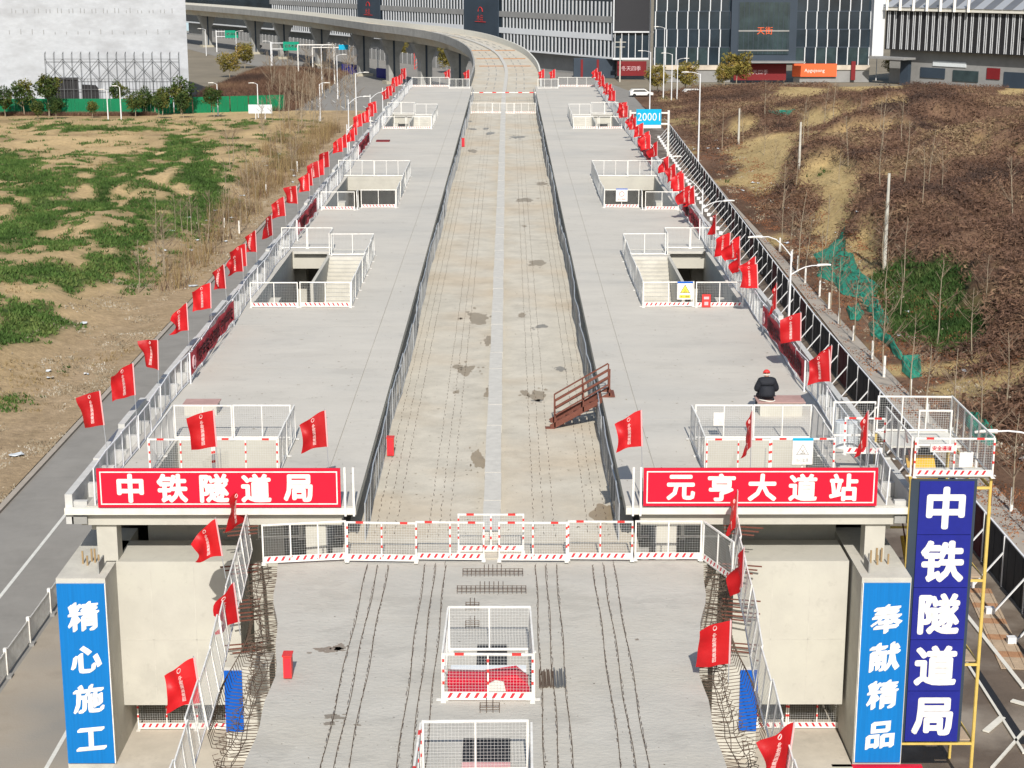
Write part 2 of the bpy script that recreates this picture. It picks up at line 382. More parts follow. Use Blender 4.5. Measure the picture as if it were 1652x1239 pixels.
mat('groundbase', (.22, .19, .14), .95, .2, .1, 0, .2, 3)
g0 = MB('groundbase'); g0.face([(-1500,-300,-.05),(1500,-300,-.05),(1500,2500,-.05),(-1500,2500,-.05)]); struct('ground', g0)
tag(obj('terrain', grid_mesh('terrain', np.arange(-150, -22.9, .8), np.arange(38, 296, .9), h_left, tm, col_left)), kind='structure')
tag(obj('terrain', grid_mesh('terrain', np.arange(24.4, 150, .9), np.arange(30, 336, 1.0), h_right, tm, col_right)), kind='structure')
# roads
b = MB('asphalt'); b.face([(-23.2,10,0),(-10,10,0),(-10,292,0),(-23.2,292,0)])
struct('road', b)
mat('dusty', (.34, .30, .245), .9, .18, .5, 0, .2, 10, tint=(.22, .215, .20), tscale=.25, tamt=.8)
b = MB('dusty'); b.face([(-17.35,10,.004),(-10,10,.004),(-10,66,.004),(-17.35,66,.004)]); struct('pavement', b)
b = MB('asphalt'); b.face([(-160,272,-.01),(-60,272,-.01),(-40,278,-.01),(-23.2,292,.0),(-10,292,0),(30,292,-.01),(30,300,-.01),(-12,620,-.01),(-110,760,-.01),(-190,760,-.01),(-60,420,-.01),(-40,296,-.01),(-60,288,-.01),(-160,288,-.01)])
struct('road', b)
b = MB('asphalt'); b.face([(10,300,0),(150,332,-.012),(150,345,-.012),(10,322,0)]); struct('road', b)
lm = MB('lane')
lm.box(-20.15,-20.0,10,292,-.01,.005)
y = 36
y = 66
while y < 285: lm.box(-16.6,-16.45,y,y+3.5,-.01,.005); y += 9
lm.box(-14.3,-14.16,10,66,-.01,.009)
struct('lane_marking', lm)
kb = MB('paving'); kb.box(-23.45,-23.15,10,285,-.02,.13); struct('kerb', kb)
kb = MB('white'); kb.box(-160,-62,272,272.3,-.02,.15); kb.bar((-62,272.15,.06),(-40,277.5,.06),.3,.15); struct('kerb', kb)
# right side: wet yard, ditch strip, pavement
b = MB('yard'); b.face([(10,20,0),(20.9,20,0),(21.2,110,0),(24.6,260,0),(24.6,292,0),(10,292,0)]); struct('yard', b)
b = MB('ditch'); b.face([(21.1,20,.004),(22.6,20,.004),(22.9,110,.004),(26,280,.004),(24.8,280,.004),(21.3,110,.004)]); struct('path', b)
b = MB('paving'); b.face([(22.6,20,.01),(24.9,20,.01),(25.2,110,.01),(28.5,280,.01),(26,280,.01),(22.9,110,.01)]); struct('pavement', b)
b = MB('paving'); b.bar((22.6,20,.05),(22.9,110,.05),.14,.12); b.bar((22.9,110,.05),(26,280,.05),.14,.12); struct('kerb', b)
b = MB('lane')
for k in range(9):
    for off in (0, 4, 8):
        y = 300+k*13; x = -24-off-(y-300)*.22; b.bar((x,y,.006),(x-1.1,y+5,.006), .16, .01)
struct('lane_marking', b)
# paving slabs picked apart near the camera are too small; yard lines and boards
b = MB('offwhite')
for (x0,y0,x1,y1,w) in ((1490,905,1652,1110,.16),(1560,1070,1652,1215,.1),(1600,1239,1652,1180,.1)):
    p = at(x0,y0,.05); q = at(x1,y1,.05); b.bar((*p,.05),(*q,.05),w,.06)
struct('yard_edging', b)
b = MB('black'); p = at(1560,1060,.02); q = at(1652,1200,.02); b.bar((*p,.02),(*q,.02),.3,.03); struct('drain_channel', b)

# ---------------------------------------------------------------- scattered ground cover
def tri_mesh(name, V, m):
    n = len(V)//3; me = bpy.data.meshes.new(name); me.vertices.add(len(V)); me.vertices.foreach_set('co', V.astype(np.float32).ravel())
    me.loops.add(len(V)); me.loops.foreach_set('vertex_index', np.arange(len(V), dtype=np.int32))
    me.polygons.add(n); me.polygons.foreach_set('loop_start', np.arange(0, 3*n, 3, dtype=np.int32)); me.polygons.foreach_set('loop_total', np.full(n, 3, np.int32))
    me.update(calc_edges=True); me.materials.append(MATS[m]); return me
def tufts(C, nb, h, w, spread, lean=.6, curl=0):
    """C: (N,4) x,y,z,size -> triangles"""
    N = len(C); a = RNG.uniform(0, 2*np.pi, (N, nb)); r = spread*np.sqrt(RNG.uniform(0, 1, (N, nb)))*C[:,3:4]
    bx = C[:,0:1]+np.cos(a)*r; by = C[:,1:2]+np.sin(a)*r; bz = np.repeat(C[:,2:3], nb, 1)
    hh = h*RNG.uniform(.5, 1.2, (N, nb))*C[:,3:4]; la = RNG.uniform(0, 2*np.pi, (N, nb)); ln = lean*hh*RNG.uniform(.2, 1.3, (N, nb))
    wd = w*RNG.uniform(.6, 1.3, (N, nb)); wa = RNG.uniform(0, np.pi, (N, nb))
    A = np.stack([bx-np.cos(wa)*wd, by-np.sin(wa)*wd, bz-.03], -1); B = np.stack([bx+np.cos(wa)*wd, by+np.sin(wa)*wd, bz-.03+curl*hh], -1)
    T = np.stack([bx+np.cos(la)*ln, by+np.sin(la)*ln, bz+hh], -1)
    return np.stack([A, B, T], -2).reshape(-1, 3)
def tangle(C, nb):
    N = len(C); S = C[:,3][:,None,None]; c = C[:,None,:3]+RNG.normal(0, 1, (N, nb, 3))*np.array([.5,.5,.22])*S+np.array([0,0,.15])
    d = RNG.normal(0, 1, (N, nb, 3))*np.array([1,1,.75]); d /= np.linalg.norm(d, axis=2)[...,None]; L = RNG.uniform(.10, .34, (N, nb, 1))*S
    w = np.cross(d, RNG.normal(0, 1, (N, nb, 3))); w /= np.linalg.norm(w, axis=2)[...,None]; w *= RNG.uniform(.006, .016, (N, nb, 1))
    k = RNG.normal(0, .06, (N, nb, 3))
    return np.stack([c-d*L-w, c-d*L*.2+w+k, c+d*L], -2).reshape(-1, 3)
def sample(n, x0, x1, y0, y1, pw=1.6):
    u = RNG.uniform(0, 1, n); a = 1-pw; Y = (y0**a+u*(y1**a-y0**a))**(1/a); X = RNG.uniform(x0, x1, n)
    px, py = topx(X, Y, 0*X+1); k = (px > -40) & (px < 1700) & (py < 1280); return X[k], Y[k]
X, Y = sample(230000, -110, -25, 60, 275); Z = h_left(X, Y); g = masks_left(X, Y, Z); k = RNG.uniform(0, 1, len(X)) < g*.85
S = .7+.5*Y[k]/150
tag(obj('grass', tri_mesh('grass', tufts(np.stack([X[k], Y[k], Z[k], S], 1), 7, .20, .075, .30, .9), 'leafgreen')), kind='stuff')
X, Y = sample(60000, -110, -24, 60, 275); Z = h_left(X, Y); d = fbm(X/6, Y/9, 71); k = (d > .52) & (RNG.uniform(0, 1, len(X)) < .7)
tag(obj('dry_grass', tri_mesh('dry_grass', tufts(np.stack([X[k], Y[k], Z[k], 0*X[k]+1], 1), 4, .22, .03, .22, .9), 'drygrass')), kind='stuff')
X, Y = sample(300000, 25.5, 145, 45, 335, 1.3); Z = h_right(X, Y); t, g = masks_right(X, Y, Z)
cl = sst(.25, .5, fbm(X/5, Y/6, 81)); k = RNG.uniform(0, 1, len(X)) < (1-t)*(1-g)*(.45+.55*cl)*sst(25.5, 31, X)*.6
tag(obj('brushwood', tri_mesh('brushwood', tangle(np.stack([X[k], Y[k], Z[k], (.6+.9*fbm(X/4, Y/5, 91))[k]], 1), 17), 'brush')), kind='stuff')
k = RNG.uniform(0, 1, len(X)) < g*.9
tag(obj('weeds', tri_mesh('weeds', tufts(np.stack([X[k], Y[k], Z[k], 0*X[k]+1], 1), 8, .35, .06, .4, .9), 'weeds')), kind='stuff')
k = RNG.uniform(0, 1, len(X)) < t*.25
tag(obj('dry_grass', tri_mesh('dry_grass', tufts(np.stack([X[k], Y[k], Z[k], 0*X[k]+1], 1), 4, .2, .03, .25, .9), 'drygrass')), kind='stuff')
X, Y = sample(60000, 21.3, 32, 45, 240, 1.8); k = (RNG.uniform(0, 1, len(X)) < (sst(24, 27, X)*.9+.22)*sst(.4, .6, fbm(X/2, Y/3, 95))) 
Z = np.where(X > 24.5, h_right(X, Y), .02)
tag(obj('leaf_litter', tri_mesh('leaf_litter', tufts(np.stack([X[k], Y[k], Z[k], 0*X[k]+1], 1), 4, .07, .07, .35, 1.2), 'leaflitter')), kind='stuff')
X, Y = RNG.uniform(-36, -25, 2400), RNG.uniform(126, 262, 2400); k = (X > -26.5-(Y-126)*.05) & (fbm(X/3, Y/6, 55) > .47); X, Y = X[k], Y[k]
tag(obj('thicket', tri_mesh('thicket', tufts(np.stack([X, Y, h_left(X, Y), 0*X+1], 1), 5, 2.3, .022, .8, .22), 'drygrass')), kind='stuff')
tag(obj('thicket', tri_mesh('thicket', tufts(np.stack([X, Y, h_left(X, Y), 0*X+1], 1), 5, 1.5, .022, .9, .4), 'brush')), kind='stuff')
X, Y = sample(26000, -31, -23.6, 45, 250, 1.8); Z = h_left(X, Y); k = RNG.uniform(0, 1, len(X)) < sst(.42, .62, fbm(X/2, Y/3, 97))*.8
tag(obj('rubble', tri_mesh('rubble', tufts(np.stack([X[k], Y[k], Z[k], 0*X[k]+1], 1), 3, .10, .07, .3, .9), 'rubble')), kind='stuff')
X, Y = sample(9000, 24.9, 31, 45, 250, 1.8); Z = h_right(X, Y); k = RNG.uniform(0, 1, len(X)) < sst(.5, .65, fbm(X/2, Y/3, 99))
tag(obj('rubble', tri_mesh('rubble', tufts(np.stack([X[k], Y[k], Z[k], 0*X[k]+1], 1), 3, .12, .10, .3, .9), 'rubble')), kind='stuff')

# ================================================================ STATION
st = thing('metro_station', 'unfinished elevated metro station with two long pale concrete platforms either side of the track bed', 'station', (0,48,0))
Y0, Y1 = 48.2, 222.0
OPEN = [(51.4,55.4,6.8,10.65),(78.2,94.4,6.9,11.5),(111.2,127.8,6.9,11.5),(165,181.5,6.9,11.5)]
for sgn in (-1, 1):
    b = MB('platform', 'cream')
    xs = [4.0, 5.15, 5.17, 6.9, 11.5, 12.0]; z0, z1 = P-.28, P
    def hole(xc, yc): return any(o[0] < yc < o[1] and o[2]-.01 < xc < o[3]+.01 for o in OPEN)
    xs = sorted(set([4.0, 5.15, 5.18, 6.8, 6.9, 10.65, 11.5, 12.0])); ys = sorted(set([Y0, Y1]+[o[0] for o in OPEN]+[o[1] for o in OPEN]))
    def q(pts, m=None):
        pts = [(sgn*p[0], p[1], p[2]) for p in pts]; b.face(pts if sgn > 0 else pts[::-1], m)
    for i in range(len(xs)-1):
        for j in range(len(ys)-1):
            xa, xb, ya, yb = xs[i], xs[i+1], ys[j], ys[j+1]; xc, yc = (xa+xb)/2, (ya+yb)/2
            if hole(xc, yc): continue
            g = xb-xa < .05
            zt = z1-.03 if g else z1
            q([(xa,ya,zt),(xb,ya,zt),(xb,yb,zt),(xa,yb,zt)], 'concrete' if g else None); q([(xa,yb,z0),(xb,yb,z0),(xb,ya,z0),(xa,ya,z0)], 'cream')
            if g: q([(xa,ya,zt),(xa,yb,zt),(xa,yb,z1),(xa,ya,z1)]); q([(xb,ya,z1),(xb,yb,z1),(xb,yb,zt),(xb,ya,zt)])
            for (dx, dy, pts) in ((-1,0,[(xa,yb,z0),(xa,ya,z0),(xa,ya,z1),(xa,yb,z1)]),(1,0,[(xb,ya,z0),(xb,yb,z0),(xb,yb,z1),(xb,ya,z1)]),
                                  (0,-1,[(xa,ya,z0),(xb,ya,z0),(xb,ya,z1),(xa,ya,z1)]),(0,1,[(xb,yb,z0),(xa,yb,z0),(xa,yb,z1),(xb,yb,z1)])):
                ii, jj = i+dx, j+dy
                if ii < 0 or jj < 0 or ii >= len(xs)-1 or jj >= len(ys)-1 or hole((xs[ii]+xs[ii+1])/2, (ys[jj]+ys[jj+1])/2): q(pts, 'cream')
    obj('platform', b, st)
    # outer trough: drain channel and upstand wall built in bays
    b = MB('concrete')
    b.box(*sorted((sgn*12.0, sgn*12.45)), Y0, Y1, P-.55, P-.32, 'darkconcrete')
    obj('gutter', b, st)
    y = Y0; k = 0
    base = None
    while y < Y1-.1:
        L = min(3.6, Y1-y); hgt = .42+.14*((k % 5) == 2)-.05*((k*7) % 3 == 0)
        w = MB('cap'); w.box(*sorted((sgn*12.4, sgn*12.62)), 0, L-.02, P-.55, P+hgt); 
        w.box(*sorted((sgn*12.0, sgn*12.398)), .1, .28, P-.32, P+.12, 'cap')
        w.box(*sorted((sgn*12.0, sgn*12.398)), 1.9, 2.08, P-.32, P+.12, 'cap')
        obj('parapet_block', w, st, loc=(0, y-st.location.y, 0)); y += L; k += 1
    # end faces
    e = MB('cream'); e.box(*sorted((sgn*4.45, sgn*12.2)), Y0+.12, Y0+.5, P-.62, P-.285); obj('end_beam', e, st)
    e = MB('offwhite'); e.box(*sorted((sgn*4.0, sgn*12.62)), Y0-.14, Y0-.004, P-.22, P-.02); obj('nosing', e, st)
    # long beams and columns under the platform
    e = MB('concrete'); e.box(*sorted((sgn*5.0, sgn*5.5)), Y0+.5, Y1, P-.9, P-.29); e.box(*sorted((sgn*11.5, sgn*12.0)), Y0+.5, Y1, P-.9, P-.29); obj('edge_beam', e, st)
    for xx in (4.95, 11.2):
        e = MB('cream'); e.box(*sorted((sgn*xx, sgn*(xx+.6))), 48.45, 49.05, 7.5, P-.625); obj('column', e, st)
    for yy in range(60, 220, 12):
        e = MB('concrete'); e.box(*sorted((sgn*11.0, sgn*12.0)), yy, yy+1.1, 0, P-.9); obj('column', e, st)
    e = MB('darkconcrete'); e.box(*sorted((sgn*12.02, sgn*12.3)), 52, Y1, 0, P-.6); obj('outer_wall', e, st)
    # cross beam block
    e = MB('cream')
    xo, xi = (11.55, 7.6) if sgn < 0 else (10.75, 7.3)
    e.box(*sorted((sgn*xi, sgn*xo)), 48.38, 50.3, 2.85, 7.5)
    cb = obj('cross_beam', e, st)
    # formwork panel joints as real recess lines
    e = MB('concrete')
    for t in (.34, .67): 
        xx = sgn*(xi+(xo-xi)*t); e.box(xx-.012, xx+.012, 48.374, 48.379, 3.0, 7.35)
    e.box(*sorted((sgn*(xi+.1), sgn*(xo-.1))), 48.374, 48.379, 4.98, 5.0)
    obj('joint', e, cb).location = (0,0,0)
    # big outer column with sign face
    xa, xb = (11.26, 12.7) if sgn < 0 else (10.85, 12.3)
    e = MB('concrete'); e.box(*sorted((sgn*xa, sgn*xb)), 46.95, 51.5, 0, 7.5); cl = obj('pier', e, st)
    e = MB('rebar'); 
    x0 = sgn*(xa+xb)/2
    for i, (dx, dy, hh) in enumerate(((-.22,48.2,.5),(-.05,48.05,.38),(.12,48.3,.55),(.28,48.1,.4),(0,48.4,.5))): e.bar((x0+dx, dy, 7.5),(x0+dx, dy, 7.5+hh*.8), .05, .04, 'brass')
    obj('bolt', e, cl).location = (0,0,0)
    e = MB('darkconcrete'); e.prism([(47.3,7.5),(48.0,7.5),(48.0,7.85),(47.3,7.85)], 'x', x0-sgn*.45-.02, x0-sgn*.45+.02); obj('steel_plate', e, cl).location = (0,0,0)
    # inner pier beside the deck with a short blue face
    e = MB('concrete'); e.box(*sorted((sgn*6.6, sgn*7.95)), 47.2, 48.37, 0, 4.6); ip = obj('pier', e, st)
    e = MB('deepblue'); e.box(*sorted((sgn*7.42, sgn*7.95)), 47.14, 47.195, 2.55, 4.5); obj('blue_board', e, ip).location = (0,0,0)
b = MB('track'); b.box(-4.4, 4.4, 47.0, 224, 7.5, TD); deck = obj('track_bed', b, st)
b = MB('greywall')  # darker grey paints in the shade below the platform overhang
for s in (-1, 1): b.box(*sorted((s*4.92, s*5.0)), 48.5, Y1, 7.5, P-.29)
obj('side_wall', b, st)
# central plinth poured in lengths
y = 48.6; k = 0
while y < 222:
    L = 3.0; e = MB('plinth'); dx = .012*math.sin(k*1.7); e.box(-.27+dx, .27+dx, 0, L-.02, TD, TD+.28+.012*(k % 3)); obj('plinth_block', e, st, loc=(0, y-48, 0)); y += L; k += 1
b = MB('floor'); b.box(-11.3, 10.8, 30, 62, 1.2, 1.6); b.box(-11.3, 10.8, 62, 220, .8, 1.2); obj('concourse_floor', b, st)
b = MB('darkconcrete'); b.box(-10.9, 10.9, 56, 56.4, 1.6, 7.4); obj('concourse_wall', b, st)
b = MB('darkconcrete'); b.box(-5, 5, 50, 53, 1.6, 7.4); obj('pier', b, st)
# transverse pour joints, board marks and grit on the slabs
for sgn in (-1, 1):
    for yy in list(range(58, 76, 8))+[100, 106, 134, 142, 150, 158, 190, 200, 210]:
        e = MB('concrete'); e.box(*sorted((sgn*4.02, sgn*11.95)), yy, yy+.018, P+.0005, P+.003); obj('joint', e, st)
def grit(name, n, x0, x1, y0, y1, z, m, sz, holes=False):
    X_, Y_ = RNG.uniform(x0, x1, n), y0+(y1-y0)*RNG.uniform(0, 1, n)**1.6
    if holes:
        k_ = np.ones(n, bool)
        for o_ in OPEN: k_ &= ~((np.abs(X_) > o_[2]-.2) & (np.abs(X_) < o_[3]+.2) & (Y_ > o_[0]-.2) & (Y_ < o_[1]+.2))
        X_, Y_ = X_[k_], Y_[k_]
    c_ = np.stack([X_, Y_, 0*X_+z], 1)[:,None,:]+RNG.normal(0, 1, (len(X_), 3, 3))*np.array([sz, sz, 0])*RNG.uniform(.4, 1.6, (len(X_), 1, 1)); c_[:,:,2] += .006
    return tag(obj(name, tri_mesh(name, c_.reshape(-1, 3), m), st), kind='stuff')
for sgn in (-1, 1):
    a_, b_ = sorted((sgn*4.1, sgn*11.6)); grit('grit', 900, a_, b_, 48.5, 150, P+.001, 'rubble', .03, True); grit('dark_grit', 500, a_, b_, 48.5, 160, P+.001, 'rebar', .02, True)
grit('grit', 900, -3.6, 3.6, 49, 140, TD+.002, 'rubble', .03); grit('dark_grit', 500, -3.6, 3.6, 49, 140, TD+.002, 'rebar', .02)
grit('dark_grit', 500, -5, 5, 31, 46, TD-.048, 'rebar', .014); grit('grit', 500, -5, 5, 31, 46, TD-.048, 'offwhite', .014)
# stair wells
for sgn in (-1, 1):
    for (k, (ya, yb, xa, xb)) in enumerate(OPEN):
        def bx(b, x0, x1, y0, y1, z0, z1, m=None): b.box(*sorted((sgn*x0, sgn*x1)), y0, y1, z0, z1, m)
        w = MB('cream')
        zb = 1.6
        bx(w, xa-.22, xa-.003, ya-.2, yb+.2, zb, P-.285); bx(w, xb+.003, xb+.22, ya-.2, yb+.2, zb, P-.285)
        bx(w, xa, xb, ya-.2, ya-.003, zb, P-.285)
        if k == 0: 
            bx(w, xa, xb, yb+.003, yb+.2, zb, P-.285); bx(w, 9.2, 9.235, yb-.01, yb+.004, 4, P-.3, 'darkconcrete')
            bx(w, xa, xb, ya, yb, 5.6, 5.8, 'darkconcrete')
        else:
            bx(w, xa, xb, yb+.003, yb+.25, P-1.05, P-.285); bx(w, xa, xb, yb+5, yb+5.2, zb, P-.3, 'darkconcrete'); bx(w, xa, xb, yb+.26, yb+5, P-1.0, P-.3, 'darkconcrete')  # shade of the cavity behind the end beam put into its darker concrete
        sw = obj('stairwell', w, st)
        if k in (1, 3):
            n = 24; s_ = MB('concrete'); rise = .165; run = .30; x1 = 9.25; yt = yb-2.2
            bx(s_, xa, x1, yt, yb, P-.30, P-.02, 'plinth')
            obj('landing', s_, sw).location = (0,0,0)
            for i in range(n):
                t = MB('concrete'); bx(t, xa+.004, x1, yt-(i+1)*run, yt-i*run, P-.02-(i+1)*rise-.22, P-.02-(i+1)*rise)
                obj('step', t, sw).location = (0,0,0)
            t = MB('cream'); bx(t, x1+.003, x1+.16, ya+6, yb, 4.5, P-.02); obj('stair_wall', t, sw).location = (0,0,0)
            t = MB('cream'); bx(t, x1+.165, xb, yb-.35, yb, P-1.0, P+.0); bx(t, x1+.165, xb-.1, yb-.7, yb-.352, P-.12, P+.02, 'plinth'); obj('lintel', t, sw).location = (0,0,0)

# rebar stubs along the track bed
def stub_rows(name, y0, y1, z, step, hh, parent, mtl='rebar', rows=(1.3,1.6,1.92,2.95,3.25,3.55), amp=.02, th=.022):
    b = MB(mtl)
    for s in (-1, 1):
        for xr in rows:
            y = y0+random.random()*step
            while y < y1:
                L = random.uniform(.10, .2); x = s*xr+random.uniform(-amp, amp); h2 = hh*random.uniform(.5, 1.2)
                b.bar((x, y, z-.01), (x+random.uniform(-.02,.02), y+.02, z+h2), th, th, n=3); b.bar((x, y, z+h2), (x+random.uniform(-.02,.02), y+L, z+h2), th, th, n=3)
                y += step*random.uniform(.85, 1.15)
    o = obj(name, b, parent); tag(o, kind='stuff'); return o
stub_rows('rebar_stub', 48.8, 130, TD, .5, .05, st, th=.014)
stub_rows('rebar_stub', 130, 220, TD, 1.1, .05, st, th=.018)

def blob(mtl, cx, cy, rx, ry, z, seed, n=72):
    b = MB(mtl); r = random.Random(seed); amps = [(k, r.uniform(.3, 1)*.42/k**.8, r.uniform(0, 6.28)) for k in (1,2,3,4,5,7,9,12,17)]
    pts = []
    for i in range(n):
        t = 2*math.pi*i/n; k = max(.25, 1+sum(a*math.sin(m*t+p) for m, a, p in amps)); pts.append((cx+rx*k*math.cos(t), cy+ry*k*math.sin(t), z))
    b.face(pts)
    for q in range(5):
        a = r.uniform(0, 6.28); d = r.uniform(1.2, 2.0); x, y = cx+rx*d*math.cos(a), cy+ry*d*math.sin(a); rr_ = r.uniform(.06, .22)
        b.face([(x+rx*rr_*r.uniform(.6,1.5)*math.cos(t), y+ry*rr_*r.uniform(.6,1.5)*math.sin(t), z) for t in np.linspace(0, 5.9, 12)])
    return b
for i, (x, y, rx, ry, m) in enumerate(((772,512,.62,1.3,'wet'),(865,425,.55,1.1,'wet'),(755,597,.42,.8,'wet'),(741,592,.25,.4,'wet'),(872,527,.27,.42,'wetgrey'),(905,596,.22,.4,'wetgrey'),(865,637,.42,.75,'wet'),(866,646,.2,.2,'wetgrey'),(772,738,.27,1.1,'wet'),(980,826,.5,1.0,'wet'),(843,508,.25,.5,'wet'),(792,215,.45,1.2,'wetgrey'),(835,222,.55,1.2,'wetgrey'),(762,208,.4,.9,'wetgrey'),(850,323,.6,1.3,'wet'),(875,296,.45,1.2,'wet'),(765,244,.5,1.4,'wet'),(738,632,.16,.25,'wet'),(848,634,.2,.5,'wet'),(786,552,.24,1.0,'wet'),(790,635,.22,.8,'wet'),(785,208,.3,1,'wetgrey'),(757,196,.3,1,'wetgrey'),(845,365,.2,.4,'wet'))):
    p = at(x, y, TD); o = obj('wet_patch', blob(m, p[0], p[1], rx*(.8 if m=='wet' else 1), ry, TD+.005, i+3), st)

# ================================================================ NEAR VIADUCT DECK
vd = thing('viaduct_deck', 'near end of the bare grey viaduct deck with rebar rows and combed edges', 'viaduct', (0,34,0))
def edge_x(y): return 5.2+.95*float(sst(38, 47, np.array(y)))+.04*math.sin(y*1.9)
b = MB('neardeck'); 
ysl = np.linspace(20, 46.98, 40)
for i in range(len(ysl)-1):
    ya, yb = ysl[i], ysl[i+1]; ea, eb = edge_x(ya), edge_x(yb)
    b.face([(-ea,ya,TD-.05),(ea,ya,TD-.05),(eb,yb,TD-.05),(-eb,yb,TD-.05)])
    for s in (-1, 1):
        f = [(s*ea,ya,TD-.35),(s*eb,yb,TD-.35),(s*eb,yb,TD-.05),(s*ea,ya,TD-.05)]; b.face(f if s > 0 else f[::-1], 'concrete')
        f = [(s*(ea-1.5),ya,TD-.6),(s*(eb-1.5),yb,TD-.6),(s*eb,yb,TD-.35),(s*ea,ya,TD-.35)]; b.face(f if s > 0 else f[::-1], 'concrete')
b.box(-3.5, 3.5, 20, 46.9, TD-2.4, TD-.5, 'concrete')
obj('deck', b, vd)
stub_rows('rebar_stub', 24, 46.6, TD-.05, .30, .06, vd, rows=(1.3,1.6,1.9,2.95,3.25,3.55), th=.014, amp=.012)
b = MB('rebar')
for s in (-1, 1):
    for xr in (1.3,1.6,1.9,2.95,3.25,3.55): b.tube([(s*(xr+.03*math.sin(i*.9+xr*5)), 24+i*.9, TD-.04) for i in range(26)], .008, n=4)
tag(obj('long_bar', b, vd), kind='stuff')
for s in (-1, 1):
    y = 30.5
    while y < 46.6:
        e = edge_x(y); w = random.uniform(.50, .66)+.10*math.sin(y*1.3); dz = random.uniform(-.03, .04); t = MB('rebar'); sk = random.uniform(-.04, .04)
        r_ = .010
        t.tube([(s*(e-.1), 0, TD-.10), (s*(e+w*.7), sk*.6, TD-.09+dz), (s*(e+w), sk, TD-.04+dz), (s*(e+w+.03), sk, TD+.06+dz), (s*(e+w-.10), sk, TD+.10+dz)], r_, n=4)
        if random.random() < .55: t.tube([(s*(e-.02), .0, TD-.3), (s*(e+w*.8), .05, TD-.40), (s*(e+w*.95), .05, TD-.28), (s*(e+w*.9), .05, TD-.12)], r_, n=4)
        obj('edge_bar', t, vd, loc=(0, y-34, 0)); y += random.uniform(.14, .19)
    for dz, dx in ((-.08,.25), (.02,.45), (-.38,.4)):
        t = MB('rebar'); t.tube([(s*(edge_x(yy)+dx+.04*math.sin(yy*3)), yy, TD+dz) for yy in np.arange(30.5, 46.8, .6)], .010, n=4); obj('tie_bar', t, vd)
    for yy in np.arange(37, 44, .2):
        t = MB('rebar'); x = s*(6.35+.08*math.sin(yy)); t.tube([(x-s*.25, 0, TD-1.2), (x+s*.2, .03, TD-1.15), (x+s*.28, .02, TD-.8), (x+s*.1, 0, TD-.5)], .010, n=4)
        obj('edge_bar', t, vd, loc=(0, yy-34, 0))
# starter-bar cages on the centre line
for (x, y, w) in ((795,930,1.7),(793,958,1.9),(762,985,.35),(762,1015,.35),(790,1150,.45)):
    p = at(x, y, TD-.05); t = MB('rebar')
    n = max(3, int(w/.12))
    for i in range(n+1):
        xx = p[0]-w/2+w*i/n; hh = .10+.12*(abs(i-n/2) < n*.2)
        t.bar((xx,p[1],TD-.06),(xx,p[1],TD+hh), .02, n=3); t.bar((xx,p[1]+.25,TD-.06),(xx,p[1]+.25,TD+hh), .02, n=3); t.bar((xx,p[1],TD+hh),(xx,p[1]+.25,TD+hh), .02, n=3)
    for zz in (.03, .09):
        t.bar((p[0]-w/2,p[1],TD+zz),(p[0]+w/2,p[1],TD+zz), .02, n=3); t.bar((p[0]-w/2,p[1]+.25,TD+zz),(p[0]+w/2,p[1]+.25,TD+zz), .02, n=3)
    obj('starter_cage', t, vd)
for i, (x, y, rx, ry) in enumerate(((525,1048,.3,.2),(548,1043,.15,.2),(537,1158,.22,.12),(533,1168,.15,.08),(575,1170,.08,.04),(1028,1032,.05,.05))):
    p = at(x, y, TD-.05); obj('wet_patch', blob('wetgrey', p[0], p[1], rx, ry, TD-.044, i+50), vd)
# rebar groups sticking out of the cross beam ends
for sgn in (-1, 1):
    for zz in (8.6, 7.4, 6.3, 5.9, 4.9, 4.4, 3.6, 3.1):
        t = MB('rebar')
        for i in range(3): t.bar((sgn*6.9, 47.8+i*.12, zz+i*.07), (sgn*(7.75+.15*i), 47.6+i*.12, zz+i*.07-.02), .035, n=4, m='rust')
        obj('starter_bar', t, st)

